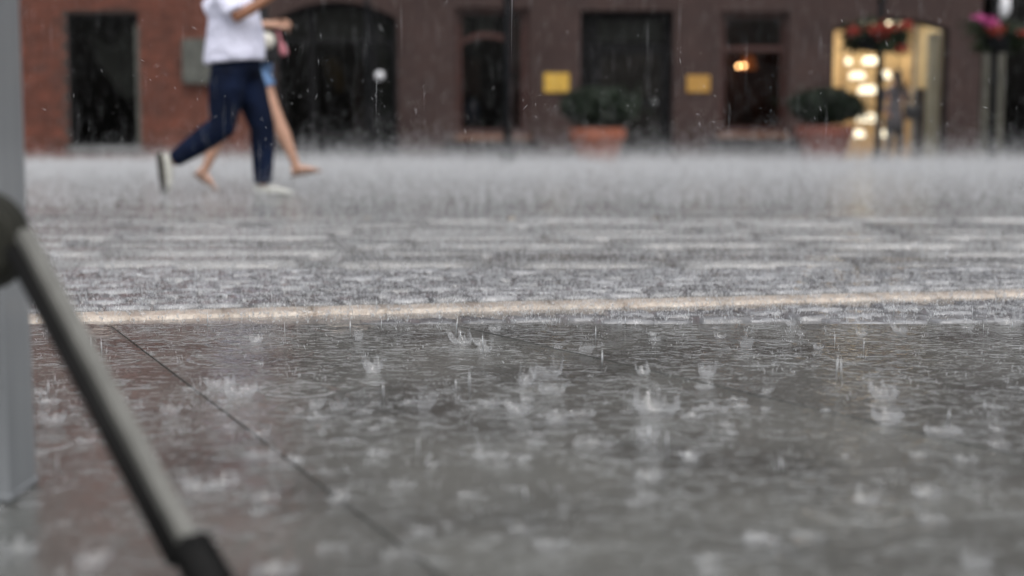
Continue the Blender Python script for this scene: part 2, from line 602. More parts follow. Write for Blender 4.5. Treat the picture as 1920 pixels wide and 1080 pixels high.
def slivers(P, D, L, r):
    """tiny far drops: one tip and a ring of three"""
    n = len(P)
    D = D / np.linalg.norm(D, axis=1, keepdims=True)
    a = np.cross(D, np.array([0.31, 0.77, 0.55]))
    a /= np.linalg.norm(a, axis=1, keepdims=True)
    b = np.cross(D, a)
    L = np.broadcast_to(L, (n,))[:, None]
    r = np.broadcast_to(r, (n,))[:, None]
    V = np.empty((n, 4, 3))
    V[:, 0] = P - D * L / 2
    for k in range(3):
        t = 2 * math.pi * k / 3
        V[:, 1 + k] = P + D * L * 0.5 + (a * math.cos(t) + b * math.sin(t)) * r
    f = np.array([[0, 2, 1], [0, 3, 2], [0, 1, 3], [1, 2, 3]])
    Fc = (np.arange(n) * 4)[:, None, None] + f[None]
    return V.reshape(-1, 3), Fc.reshape(-1, 3)


def structure(o):
    o['kind'] = 'structure'
    return o


# ================================================================== THE GROUND
bm = bmesh.new()
bmesh.ops.create_grid(bm, x_segments=8, y_segments=8, size=500)
for v in bm.verts:
    v.co.z = -0.06
ground = structure(bm_obj('ground', bm, 'ground'))

# far part of the square: one paved sheet, its pieces too far and blurred to tell apart
SQ0 = 7.62
bm = bmesh.new()
nx, ny = 60, 60
vs = [[bm.verts.new((-30 + 60 * i / nx, SQ0 + (27 - SQ0) * (j / ny), 0.004 * math.sin(i * 1.7 + j) - 0.002)) for i in range(nx + 1)] for j in range(ny + 1)]
for j in range(ny):
    for i in range(nx):
        bm.faces.new((vs[j][i], vs[j][i + 1], vs[j + 1][i + 1], vs[j + 1][i]))
structure(bm_obj('square_pavement', bm, 'ground'))

# ---- smooth slabs under the camera
near = structure(box_obj('near_pavement', (-6, 6, -6, 3.10, -0.055, -0.012), 'ground'))
LX = [-5.0, -3.2, -2.35, -1.55, -1.15, -0.753, -0.366, 0.038, 0.44, 0.85, 1.30, 1.80, 2.6, 4.0]
LK = [-0.30, -0.30, -0.34, -0.38, -0.42, -0.452, -0.536, -0.60, -0.64, -0.66, -0.66, -0.66, -0.66, -0.66]


def prism(pts, z0, z1, cham=0.0015):
    bm = bmesh.new()
    c = Vector((sum(p[0] for p in pts) / len(pts), sum(p[1] for p in pts) / len(pts), 0))
    top, mid, bot = [], [], []
    for p in pts:
        v = Vector((p[0], p[1], 0))
        inn = v + (c - v).normalized() * cham * 1.4
        top.append(bm.verts.new((inn.x, inn.y, z1)))
        mid.append(bm.verts.new((v.x, v.y, z1 - cham)))
        bot.append(bm.verts.new((v.x, v.y, z0)))
    n = len(pts)
    bm.faces.new(top)
    for i in range(n):
        j = (i + 1) % n
        bm.faces.new((mid[i], mid[j], top[j], top[i]))
        bm.faces.new((bot[i], bot[j], mid[j], mid[i]))
    return bm


J = 0.0017
for i in range(len(LX) - 1):
    cuts = [-2.0, -0.6 + random.uniform(-0.3, 0.3), random.uniform(0.75, 1.1)]
    cuts.append(3.095)
    for a, b in zip(cuts[:-1], cuts[1:]):
        def X(q, yy):
            return LX[q] + LK[q] * (yy - 2.8)
        pts = [(X(i, a + J) + J, a + J), (X(i + 1, a + J) - J, a + J), (X(i + 1, b - J) - J, b - J), (X(i, b - J) + J, b - J)]
        bm_obj('slab', prism(pts, -0.012, random.uniform(-0.001, 0.001)), 'slab', near)

# ---- the lane: small setts, pale stone band, rows of pavers, second pale band
lane = structure(box_obj('lane_bed', (-14, 14, 3.105, SQ0 - 0.01, -0.055, -0.009), 'ground'))


def band_y(x):
    return 3.46 + 0.212 * x


def sett_mesh(name, sx, sy, h, seed, jag=0.0015):
    rr = random.Random(seed)
    bm = bmesh.new()
    k = 4
    g = [[bm.verts.new(((i / k - 0.5) * sx * (1 if 0 < i < k else 0.97) + rr.uniform(-jag, jag), (j / k - 0.5) * sy * (1 if 0 < j < k else 0.97) + rr.uniform(-jag, jag) * 1.5,
                        h * (1 - 0.10 * max(abs(i / k - 0.5), abs(j / k - 0.5)) ** 2 * 4) + rr.uniform(-0.002, 0.002))) for i in range(k + 1)] for j in range(k + 1)]
    for j in range(k):
        for i in range(k):
            bm.faces.new((g[j][i], g[j][i + 1], g[j + 1][i + 1], g[j + 1][i]))
    rim = [g[0][i] for i in range(k + 1)] + [g[j][k] for j in range(1, k + 1)] + [g[k][i] for i in range(k - 1, -1, -1)] + [g[j][0] for j in range(k - 1, 0, -1)]
    low = [bm.verts.new((v.co.x * 1.03, v.co.y * 1.03, 0)) for v in rim]
    for i in range(len(rim)):
        j = (i + 1) % len(rim)
        bm.faces.new((low[i], low[j], rim[j], rim[i]))
    bmesh.ops.recalc_face_normals(bm, faces=bm.faces)
    me = bpy.data.meshes.new(name)
    bm.to_mesh(me)
    bm.free()
    for p in me.polygons:
        p.use_smooth = True
    return me


def joined(name, meshes_mats, m, parent):
    V, Fq, off = [], [], 0
    for me, mx in meshes_mats:
        co = np.empty(len(me.vertices) * 3, dtype=np.float32)
        me.vertices.foreach_get('co', co)
        co = co.reshape(-1, 3)
        mx = np.array(mx)
        V.append(co @ mx[:3, :3].T + mx[:3, 3])
        lp = np.empty(len(me.loops), dtype=np.int32)
        me.loops.foreach_get('vertex_index', lp)
        Fq.append(lp.reshape(-1, 4) + off)
        off += len(co)
    o = np_mesh(name, np.concatenate(V), np.concatenate(Fq), m, parent)
    o['kind'] = 'stuff'
    return o


setts = [sett_mesh('sett', 0.100 + 0.004 * q, 0.098 + 0.003 * q, 0.029, q, 0.005) for q in range(4)]
for me in setts:
    me.materials.append(MT['sett'])
ang = math.atan(0.222)
spots = []
for r_ in range(-7, 13):
    s = r_ * 0.112
    if -0.12 < s < 0.12:
        continue
    for c_ in range(-34, 35):
        tx = c_ * 0.115 + (0.057 if r_ % 2 else 0) + random.uniform(-0.006, 0.006)
        x = tx * math.cos(ang) - s * math.sin(ang)
        y = 3.46 + tx * math.sin(ang) + s * math.cos(ang)
        if y < 3.16 or y > 4.50:
            continue
        spots.append((x, y, ang + random.uniform(-0.06, 0.06), random.uniform(-0.004, 0.004), random.randrange(4)))
spots.sort(key=lambda q: (abs(q[0]) > 0.37 * q[1], q[1]))
rest = []
for k, (x, y, a, dz, q) in enumerate(spots):
    mx = Matrix.Translation((x, y, -0.028 + dz)) @ Matrix.Rotation(a, 4, 'Z') @ Matrix.Rotation(random.uniform(-0.04, 0.04), 4, 'X')
    if k < 300:
        o = link('sett', setts[q], None, lane)
        o.matrix_local = mx
    else:
        rest.append((setts[q], mx))
joined('sett_field', rest, 'sett', lane)

band_me = [sett_mesh('band_stone', L, 0.125, 0.027, 40 + q, 0.009) for q, L in enumerate((0.165, 0.21, 0.26))]
for me in band_me:
    me.materials.append(MT['band'])
t = -3.4
while t < 3.6:
    q = random.randrange(3)
    L = (0.165, 0.21, 0.26)[q]
    t += L / 2 + 0.001
    o = link('band_stone', band_me[q], None, lane)
    o.matrix_local = Matrix.Translation((t * math.cos(ang), 3.475 + t * math.sin(ang), -0.026 + random.uniform(-0.0015, 0.0015))) @ Matrix.Rotation(ang + random.uniform(-0.012, 0.012), 4, 'Z')
    t += L / 2 + 0.001

pav = [sett_mesh('paver', L, 0.40, 0.040, 60 + q) for q, L in enumerate((0.58, 0.72, 0.86))]
for me in pav:
    me.materials.append(MT['row'])
y = 4.56
rw = 0
rest = []
while y < 7.2:
    x = -4.6 + random.uniform(-0.4, 0)
    tilt = random.uniform(-0.035, -0.012)
    while x < 4.6:
        q = random.randrange(3)
        L = (0.58, 0.72, 0.86)[q]
        o = link('paver', pav[q], None, lane)
        o.matrix_local = Matrix.Translation((x + L / 2, y + 0.2, -0.032 + random.uniform(-0.005, 0.004))) @ Matrix.Rotation(tilt + random.uniform(-0.02, 0.02), 4, 'X') @ Matrix.Rotation(random.uniform(-0.006, 0.006), 4, 'Y')
        x += L + 0.02
    y += 0.43
    rw += 1
band2 = [sett_mesh('band_stone', L, 0.09, 0.026, 80 + q) for q, L in enumerate((0.30, 0.42))]
for me in band2:
    me.materials.append(MT['band2'])
x = -5.2
while x < 5.2:
    q = random.randrange(2)
    L = (0.30, 0.42)[q]
    o = link('band_stone', band2[q], None, lane)
    o.location = (x + L / 2, 7.50 + 0.01 * x, -0.026)
    x += L + 0.006

# ================================================================== BUILDINGS
YB = 25.6
YT = YB + 0.45            # back of the wall thickness


def fx(u):
    return at(u, 160, YB).x


def fz(v):
    return at(960, v, YB).z


def opening_frame(parent, x0, x1, z0, z1, y, wdt, m, name='window_frame', mull=(), trans=(), d=0.07):
    bm = bmesh.new()
    box(bm, x0, x0 + wdt, y, y + d, z0, z1)
    box(bm, x1 - wdt, x1, y, y + d, z0, z1)
    box(bm, x0 + wdt, x1 - wdt, y, y + d, z1 - wdt, z1)
    box(bm, x0 + wdt, x1 - wdt, y, y + d, z0, z0 + wdt)
    for a in mull:
        box(bm, a - wdt / 2, a + wdt / 2, y + 0.004, y + d - 0.004, z0 + wdt, z1 - wdt)
    for a in trans:
        box(bm, x0 + wdt, x1 - wdt, y + 0.008, y + d - 0.008, a - wdt / 2, a + wdt / 2)
    return bm_obj(name, bm, m, parent)


def pane(parent, x0, x1, z0, z1, y, m='glass', name='pane'):
    return box_obj(name, (x0, x1, y, y + 0.008, z0, z1), m, parent)


def room(parent, x0, x1, z0, z1, y0, y1, m, name='room_lining', floor=True):
    """five inner faces behind an opening"""
    bm = bmesh.new()
    w_ = 0.05
    box(bm, x0 - w_, x0, y0, y1, z0, z1)
    box(bm, x1, x1 + w_, y0, y1, z0, z1)
    box(bm, x0 - w_, x1 + w_, y1, y1 + w_, z0, z1)
    box(bm, x0 - w_, x1 + w_, y0, y1 + w_, z1, z1 + w_)
    box(bm, x0 - w_, x1 + w_, y0, y1 + w_, z0 - w_, z0)
    return bm_obj(name, bm, m, parent)


def wall_around(bm, X0, X1, Z0, Z1, y0, y1, holes):
    """wall slab with openings; holes: (x0, x1, z0, z1, rise) with rise the height of an arched head"""
    holes = sorted(holes)
    x = X0
    for (a, b, z0, z1, rise) in holes:
        if a > x:
            box(bm, x, a, y0, y1, Z0, Z1)
        if z0 > Z0:
            box(bm, a, b, y0, y1, Z0, z0)
        if rise <= 0:
            box(bm, a, b, y0, y1, z1, Z1)
        else:
            n = 20
            c, hw = (a + b) / 2, (b - a) / 2
            rad = (hw * hw + rise * rise) / (2 * rise)
            zc = z1 - rad
            arc = []
            for k in range(n + 1):
                xx = a + (b - a) * k / n
                arc.append((xx, zc + math.sqrt(max(0, rad * rad - (xx - c) ** 2))))
            for k in range(n):
                (xa, za), (xb, zb) = arc[k], arc[k + 1]
                v = [bm.verts.new(q) for q in ((xa, y0, za), (xb, y0, zb), (xb, y0, Z1), (xa, y0, Z1), (xa, y1, za), (xb, y1, zb), (xb, y1, Z1), (xa, y1, Z1))]
                for f in ((0, 1, 2, 3), (7, 6, 5, 4), (0, 4, 5, 1), (3, 2, 6, 7)):
                    bm.faces.new([v[q] for q in f])
        x = b
    box(bm, x, X1, y0, y1, Z0, Z1)


XS = fx(508)                       # where red brick meets the brown house
ZTOP = 11.5
ZLOW = 3.3

# ---- red brick house (left)
bh = empty('brick_house', (-10, YB, 0), 'red brick house wall at the left with one tall dark display window', 'building')
w1 = (fx(128), fx(262), fz(284), fz(24))
upw = [(x, x + 1.15, z, z + 1.75, 0) for z in (4.2, 7.6) for x in (-14.6, -12.0, -9.2, -6.6)]
bm = bmesh.new()
wall_around(bm, -18, XS - 0.002, -0.06, ZLOW, YB + 0.012, YT, [(w1[0], w1[1], w1[2], w1[3], 0)])
bm_obj('wall', bm, 'mortar', bh)
bm = bmesh.new()
wall_around(bm, -18, XS - 0.002, ZLOW, 5.9, YB, YT, upw[:4])
wall_around(bm, -18, XS - 0.002, 5.9, ZTOP, YB, YT, upw[4:])
bm_obj('upper_wall', bm, 'brickup', bh)
bm = bmesh.new()
box(bm, -18.1, XS - 0.004, YB - 0.25, YB + 6, ZTOP, ZTOP + 0.3)
bm_obj('cornice', bm, 'plinth', bh)
for (a, b, c, d, _) in upw:
    opening_frame(bh, a, b, c, d, YB + 0.15, 0.07, 'darkframe', mull=((a + b) / 2,), trans=(c + 1.2,))
    pane(bh, a + 0.02, b - 0.02, c + 0.02, d - 0.02, YB + 0.19)
    box_obj('room_back', (a - 0.3, b + 0.3, YT + 0.5, YT + 0.55, c - 0.2, d + 0.2), 'interior', bh)
    box_obj('sill', (a - 0.05, b + 0.05, YB - 0.06, YB + 0.14, c - 0.08, c), 'greymetal', bh)

brick_me = []
for q, L in enumerate((0.24, 0.115)):
    bm = bmesh.new()
    box(bm, -L / 2, L / 2, 0, 0.03, -0.0325, 0.0325)
    bmesh.ops.bevel(bm, geom=list(bm.edges), offset=0.004, segments=1, affect='EDGES')
    me = bpy.data.meshes.new('brick')
    bm.to_mesh(me)
    bm.free()
    me.materials.append(MT['brick'])
    brick_me.append(me)
bl = []
for r_ in range(44):
    z = 0.0375 + r_ * 0.075
    x = -17.75 + (0.125 if r_ % 2 else 0)
    k = 0
    while x < XS - 0.13:
        q = 1 if (r_ % 4 == 3) else 0
        L = 0.24 if q == 0 else 0.115
        cx = x + L / 2
        clash = (cx + L / 2 > w1[0] - 0.01 and cx - L / 2 < w1[1] + 0.01 and z + 0.035 > w1[2] - 0.0 and z - 0.035 < w1[3] + 0.0)
        if not clash and cx + L / 2 < XS - 0.004:
            bl.append((cx, z, q))
        x += L + 0.010
    # close the courses against the window reveals
    if w1[2] < z < w1[3]:
        for side, edge in ((-1, w1[0]), (1, w1[1])):
            bl.append((edge + side * 0.068, z, 1)) if not any(abs(b_[1] - z) < 0.01 and abs(b_[0] - (edge + side * 0.068)) < (0.24 if b_[2] == 0 else 0.115) / 2 + 0.06 for b_ in bl[-80:]) else None
vis = lambda b_: not (-9.05 < b_[0] and  0.25 < b_[1] < 2.85)
bl.sort(key=lambda b_: (vis(b_), abs(b_[0] - (w1[0] + w1[1]) / 2)))
rest = []
for k, (cx, z, q) in enumerate(bl):
    mx = Matrix.Translation((cx, YB - random.uniform(0.0, 0.006), z)) @ Matrix.Rotation(random.uniform(-0.01, 0.01), 4, 'Y')
    if k < 300:
        o = link('brick', brick_me[q], None, bh)
        o.matrix_parent_inverse = Matrix.Translation(-bh.location)
        o.matrix_basis = mx
    else:
        rest.append((brick_me[q], mx))
V, Fq, off = [], [], 0
cache = {}
for q in (0, 1):
    me = brick_me[q]
    me.calc_loop_triangles()
    co = np.array([v.co[:] for v in me.vertices])
    tr = np.array([t_.vertices[:] for t_ in me.loop_triangles])
    cache[me.name] = (co, tr)
for me, mx in rest:
    co, tr = cache[me.name]
    mx = np.array(mx)
    V.append(co @ mx[:3, :3].T + mx[:3, 3])
    Fq.append(tr + off)
    off += len(co)
o = np_mesh('brick_courses', np.concatenate(V), np.concatenate(Fq), 'brick', bh)
o['kind'] = 'stuff'

# tall dark display window
wf = opening_frame(bh, w1[0] + 0.002, w1[1] - 0.002, w1[2] + 0.10, w1[3] - 0.002, YB + 0.05, 0.07, 'darkframe')
pane(bh, w1[0] + 0.05, w1[1] - 0.05, w1[2] + 0.14, w1[3] - 0.05, YB + 0.09)
box_obj('sill', (w1[0] + 0.004, w1[1] - 0.004, YB - 0.05, YB + 0.16, w1[2] + 0.002, w1[2] + 0.10), 'greymetal', bh)
box_obj('jamb_strip', (w1[1] - 0.066, w1[1] - 0.004, YB + 0.015, YB + 0.046, w1[2] + 0.104, w1[3] - 0.2), 'greybox', bh)
room(bh, w1[0] - 0.1, w1[1] + 0.1, w1[2] + 0.05, w1[3] + 0.1, YT + 0.01, YT + 1.2, 'interior')
# a draped dark cloth behind the display glass
bm = bmesh.new()
pts = [(w1[0] + 0.15, w1[3] - 0.25), (w1[0] + 0.55, w1[3] - 0.55), (w1[0] + 0.85, w1[3] - 0.12), (w1[1] - 0.12, w1[3] - 0.5), (w1[1] - 0.2, w1[2] + 1.1), (w1[0] + 0.9, w1[2] + 0.9), (w1[0] + 0.5, w1[2] + 1.35), (w1[0] + 0.28, w1[2] + 1.6)]
f0 = [bm.verts.new((p[0], YT + 0.35 + 0.12 * math.sin(i * 2.1), p[1])) for i, p in enumerate(pts)]
f1 = [bm.verts.new((p[0], YT + 0.42 + 0.12 * math.sin(i * 2.1), p[1])) for i, p in enumerate(pts)]
bm.faces.new(f0)
bm.faces.new(f1[::-1])
for i in range(len(pts)):
    j = (i + 1) % len(pts)
    bm.faces.new((f0[i], f1[i], f1[j], f0[j]))
tag(bm_obj('draped_cloth', bm, 'curtain'), 'dark grey cloth draped behind the glass of the brick wall window', 'cloth')

# grey plate on the brick wall
b0 = at(340, 72, YB - 0.14), at(392, 157, YB - 0.14)
wb = empty('wall_box', (b0[0].x, YB - 0.14, b0[1].z), 'grey green metal box on the brick wall behind the white shirt', 'box')
box_obj('case', (b0[0].x, b0[1].x + 0.1, YB - 0.13, YB - 0.004, b0[1].z, b0[0].z), 'greybox', wb, bev=0.01)
box_obj('door_panel', (b0[0].x + 0.04, b0[1].x + 0.06, YB - 0.139, YB - 0.131, b0[1].z + 0.04, b0[0].z - 0.04), 'greybox', wb)
box_obj('handle', (b0[0].x + 0.36, b0[0].x + 0.40, YB - 0.165, YB - 0.1395, b0[1].z + 0.35, b0[1].z + 0.5), 'greymetal', wb)

# ---- brown house (right)
sh = empty('brown_house', (4, YB, 0), 'dark brown house front with arched doorway, windows, door and lit shop', 'building')
arch = (fx(518), fx(746), -0.02, fz(3), 0.30)
win2 = (fx(855), fx(992), fz(252), fz(14), 0)
door = (fx(1088), fx(1262), -0.02, fz(20), 0)
win3 = (fx(1350), fx(1477), fz(248), fz(22), 0)
shop = (fx(1557), fx(1777), -0.02, fz(33), 0.20)
rdoor = (fx(1838), fx(2010), -0.02, fz(-20), 0)
upw = [(x, x + 1.15, z, z + 1.75, 0) for z in (4.2, 7.6) for x in (-3.2, -0.4, 2.2, 4.9, 7.6, 10.3, 13.0)]
bm = bmesh.new()
wall_around(bm, XS, 20, -0.06, 3.5, YB, YT, [arch, win2, door, win3, shop, rdoor])
bm_obj('wall', bm, 'clinker', sh)
bm = bmesh.new()
wall_around(bm, XS, 20, 3.5, 5.95, YB, YT, upw[:7])
wall_around(bm, XS, 20, 5.95, ZTOP + 0.6, YB, YT, upw[7:])
bm_obj('upper_wall', bm, 'clinker', sh)
box_obj('string_course', (XS + 0.003, 20, YB - 0.10, YB - 0.002, 3.30, 3.50), 'plinth', sh)
box_obj('cornice', (XS + 0.003, 20, YB - 0.3, YB + 6, ZTOP + 0.6, ZTOP + 0.95), 'plinth', sh)
for (a, b, c, d, _) in upw:
    opening_frame(sh, a, b, c, d, YB + 0.15, 0.07, 'redframe', mull=((a + b) / 2,), trans=(c + 1.2,))
    pane(sh, a + 0.02, b - 0.02, c + 0.02, d - 0.02, YB + 0.19)
    box_obj('room_back', (a - 0.3, b + 0.3, YT + 0.5, YT + 0.55, c - 0.2, d + 0.2), 'interior', sh)
    box_obj('sill', (a - 0.05, b + 0.05, YB - 0.06, YB + 0.14, c - 0.08, c), 'plinth', sh)


def arch_trim(parent, hole, wdt, y0, y1, m, name):
    a, b, z0, z1, rise = hole
    c, hw = (a + b) / 2, (b - a) / 2
    rad = (hw * hw + rise * rise) / (2 * rise)
    zc = z1 - rad
    bm = bmesh.new()
    n = 20
    outer, inner = [(a + 0.003, z0)], [(a + wdt, z0)]
    for k in range(n + 1):
        xx = a + 0.003 + (b - a - 0.006) * k / n
        zz = zc + math.sqrt(max(0, rad * rad - (xx - c) ** 2)) - 0.003
        outer.append((xx, zz))
        xi = a + wdt + (b - a - 2 * wdt) * k / n
        inner.append((xi, zc + math.sqrt(max(0, rad * rad - (xi - c) ** 2)) - wdt))
    outer.append((b - 0.003, z0))
    inner.append((b - wdt, z0))
    for k in range(len(outer) - 1):
        q = [outer[k], outer[k + 1], inner[k + 1], inner[k]]
        v = [bm.verts.new((p[0], y0, p[1])) for p in q] + [bm.verts.new((p[0], y1, p[1])) for p in q]
        for f in ((0, 1, 2, 3), (7, 6, 5, 4), (0, 4, 5, 1), (2, 6, 7, 3)):
            bm.faces.new([v[i] for i in f])
    return bm_obj(name, bm, m, parent)


# arched shop entrance, dark inside
arch_trim(sh, arch, 0.10, YB + 0.10, YB + 0.20, 'darkframe', 'arch_frame')
ax0, ax1 = arch[0], arch[1]
for u in (583, 700):
    box_obj('mullion', (fx(u) - 0.055, fx(u) + 0.055, YB + 0.205, YB + 0.29, 0, fz(3) - 0.02), 'darkframe', sh)
box_obj('transom', (ax0 + 0.1, ax1 - 0.1, YB + 0.21, YB + 0.28, fz(80), fz(73)), 'darkframe', sh)
pane(sh, ax0 + 0.02, ax1 - 0.02, 0.05, fz(5), YB + 0.24)
box_obj('transom_panel', (ax0 + 0.05, ax1 - 0.05, YT + 0.25, YT + 0.30, fz(72), fz(-10)), 'curtain', sh)
room(sh, ax0 - 0.3, ax1 + 0.3, -0.02, fz(-15), YT + 0.01, YT + 3.2, 'interior')
box_obj('side_panel', (fx(704), fx(742), YB + 0.30, YB + 0.36, 0.02, fz(20)), 'greybox', sh)
# things inside the arched entrance
mq = at(622, 108, YT + 0.9), at(640, 172, YT + 0.9)
bm = bmesh.new()
tube(bm, [(mq[0].x - 0.06, YT + 0.9, mq[0].z), (mq[0].x + 0.05, YT + 0.9, mq[0].z - 0.25), (mq[1].x, YT + 0.9, mq[1].z)], [(0.15, 0.06), (0.17, 0.06), (0.10, 0.05)], 10, flat=(1, 0, 0))
tag(bm_obj('hanging_scarf', bm, 'mustard', smooth=True), 'mustard yellow cloth hanging inside the dark arched entrance', 'scarf')
cab = empty('display_cabinet', (fx(655), YT + 1.3, 0), 'brown wooden cabinet inside the dark arched entrance', 'cabinet')
box_obj('body', (fx(640), fx(684), YT + 1.2, YT + 1.7, 0.03, fz(105)), 'brownwood', cab)
for z in (0.5, 0.95, 1.4):
    box_obj('shelf_edge', (fx(640) - 0.03, fx(684) + 0.03, YT + 1.14, YT + 1.198, z, z + 0.05), 'brownwood', cab)
pl = at(712, 142, YB + 0.05)
bm = bmesh.new()
ball(bm, pl, 0.085, 16)
kn = empty('wall_lamp', (pl.x, YB + 0.05, pl.z), 'small round pale lamp at the right side of the dark arched entrance', 'lamp')
bm_obj('globe', bm, 'globe', kn, smooth=True)
box_obj('bracket', (pl.x - 0.02, pl.x + 0.02, YB + 0.12, YB + 0.30, pl.z - 0.02, pl.z + 0.02), 'darkframe', kn)

# window with arched transom, red brown frame
a, b, c, d, _ = win2
opening_frame(sh, a + 0.002, b - 0.002, c + 0.002, d - 0.002, YB + 0.16, 0.10, 'redframe')
zt = fz(78)
bm = bmesh.new()
n = 14
for k in range(n):
    q = []
    for kk in (k, k + 1):
        tt = kk / n
        xx = a + 0.1 + (fx(958) - a - 0.1) * tt
        zz = zt + 0.13 * (1 - (2 * tt - 1) ** 2)
        q.append((xx, zz))
    (xa, za), (xb, zb) = q
    v = [bm.verts.new(p) for p in ((xa, YB + 0.165, za - 0.05), (xb, YB + 0.165, zb - 0.05), (xb, YB + 0.165, zb + 0.05), (xa, YB + 0.165, za + 0.05), (xa, YB + 0.22, za - 0.05), (xb, YB + 0.22, zb - 0.05), (xb, YB + 0.22, zb + 0.05), (xa, YB + 0.22, za + 0.05))]
    for f in ((0, 1, 2, 3), (7, 6, 5, 4), (0, 4, 5, 1), (3, 2, 6, 7)):
        bm.faces.new([v[i] for i in f])
bm_obj('arched_transom', bm, 'redframe', sh)
box_obj('mullion', (fx(958), fx(962), YB + 0.165, YB + 0.225, c + 0.1, d - 0.1), 'redframe', sh)
box_obj('frame_panel', (fx(976), b - 0.1, YB + 0.17, YB + 0.22, c + 0.1, d - 0.1), 'redframe', sh)
pane(sh, a + 0.05, b - 0.05, c + 0.05, d - 0.05, YB + 0.20)
box_obj('sill', (a - 0.02, b + 0.02, YB - 0.04, YB + 0.12, fz(264), c - 0.002), 'sillwood', sh)
box_obj('ledge', (a - 0.2, b + 0.2, YB - 0.14, YB - 0.002, fz(276), fz(265)), 'darkframe', sh)
box_obj('cellar_vent', (fx(905), fx(945), YB - 0.012, YB - 0.002, 0.08, fz(281)), 'darkframe', sh)
room(sh, a - 0.2, b + 0.2, c, d + 0.1, YT + 0.01, YT + 1.5, 'interior')
for u0_, u1_, v0_, v1_ in ((862, 880, 28, 62), (893, 925, 26, 66), (960, 974, 28, 128)):
    box_obj('curtain', (fx(u0_), fx(u1_), YT + 0.05, YT + 0.09, fz(v1_), fz(v0_)), 'curtain', sh)
box_obj('curtain', (a + 0.1, a + 0.42, YT + 0.15, YT + 0.2, c + 0.7, fz(105)), 'brownwood', sh)
ghost = at(890, 146, YT + 0.4)
bm = bmesh.new()
ball(bm, ghost, 0.075, 14)
kn = empty('round_dial', (ghost.x, YT + 0.4, ghost.z), 'small round tan disc behind the glass of the arched window', 'disc')
bm_obj('face', bm, 'shelf', kn, smooth=True)
box_obj('stem', (ghost.x - 0.012, ghost.x + 0.012, YT + 0.39, YT + 0.41, c + 0.02, ghost.z - 0.05), 'darkframe', kn)

vs_ = at(885, 196, YT + 0.3)
bm = bmesh.new()
lathe(bm, (vs_.x, YT + 0.3, vs_.z - 0.35), [(0.09, 0), (0.10, 0.02), (0.17, 0.2), (0.16, 0.33), (0.07, 0.42), (0.09, 0.46)], 20)
vz = empty('vase', (vs_.x, YT + 0.3, vs_.z - 0.35), 'dark blue vase behind the glass of the arched window', 'vase')
bm_obj('body', bm, 'bluecloth', vz, smooth=True)
box_obj('stand', (vs_.x - 0.15, vs_.x + 0.15, YT + 0.15, YT + 0.45, c + 0.002, vs_.z - 0.351), 'brownwood', vz)

# entrance door
a, b, c, d, _ = door
opening_frame(sh, a + 0.002, b - 0.002, 0.0, d - 0.002, YB + 0.2, 0.12, 'darkframe', name='door_frame', mull=(fx(1112),), trans=(fz(87),))
pane(sh, a + 0.05, b - 0.05, fz(84), d - 0.08, YB + 0.235)
pane(sh, a + 0.12, fx(1108), 0.15, fz(90), YB + 0.235)
dl = box_obj('door_leaf', (fx(1116), b - 0.13, YB + 0.215, YB + 0.265, 0.02, fz(92)), 'darkframe', sh)
dl.name = 'door_leaf'
for (p, q, r_, s_) in ((fx(1128), fx(1240), 1.15, fz(100)), (fx(1128), fx(1240), 0.2, 1.0)):
    box_obj('door_panel', (p, q, YB + 0.205, YB + 0.2148, r_, s_), 'interior', sh)
bm = bmesh.new()
ball(bm, at(1227, 192, YB + 0.16), 0.055, 12, scale=(0.7, 0.7, 1.3))
bm_obj('door_knob', bm, 'greymetal', sh, smooth=True)
room(sh, a - 0.2, b + 0.2, 0, d + 0.1, YT + 0.01, YT + 1.5, 'interior')
box_obj('fanlight_curtain', (a + 0.15, b - 0.15, YT + 0.06, YT + 0.10, fz(75), fz(32)), 'curtain', sh)
box_obj('doorstep', (a - 0.1, b + 0.1, YB - 0.35, YB - 0.003, -0.02, 0.12), 'plinth', sh)

# window with the warm lamp
a, b, c, d, _ = win3
opening_frame(sh, a + 0.002, b - 0.002, c + 0.002, d - 0.002, YB + 0.16, 0.10, 'redframe', trans=(fz(90),))
pane(sh, a + 0.05, b - 0.05, c + 0.05, d - 0.05, YB + 0.20)
room(sh, a - 0.4, b + 0.4, c - 0.2, d + 0.1, YT + 0.01, YT + 2.2, 'warmroom')
box_obj('sill', (a - 0.02, b + 0.02, YB - 0.04, YB + 0.12, fz(260), c - 0.002), 'sillwood', sh)
box_obj('ledge', (a - 0.2, b + 0.2, YB - 0.12, YB - 0.002, fz(274), fz(262)), 'darkframe', sh)
box_obj('curtain', (a - 0.2, b + 0.2, YT + 1.5, YT + 1.55, c, fz(88)), 'warmroom', sh)
lp = at(1389, 124, YT + 0.9)
lm = empty('window_lamp', (lp.x, lp.y, lp.z - 0.05), 'glowing warm lamp with two bulbs behind the right dark window', 'lamp')
for dx in (-0.045, 0.06):
    bm = bmesh.new()
    ball(bm, lp + Vector((dx, 0.02 * (dx > 0), 0.01 * (dx > 0))), 0.03, 12)
    bm_obj('bulb', bm, 'bulb', lm, smooth=True)
bm = bmesh.new()
lathe(bm, lp + Vector((0.17, 0.2, -0.05)), [(0.17, 0), (0.10, 0.26)], 20)
bm_obj('lamp_shade', bm, 'orange', lm, smooth=True)
bm = bmesh.new()
tube(bm, [lp + Vector((-0.05, 0.05, -0.03)), lp + Vector((0.05, 0.12, -0.10)), lp + Vector((0.17, 0.2, -0.06))], 0.012, 8)
tube(bm, [lp + Vector((0.17, 0.2, -0.08)), Vector((lp.x + 0.17, lp.y + 0.2, c - 0.18))], 0.015, 8)
bm_obj('lamp_arm', bm, 'darkframe', lm)

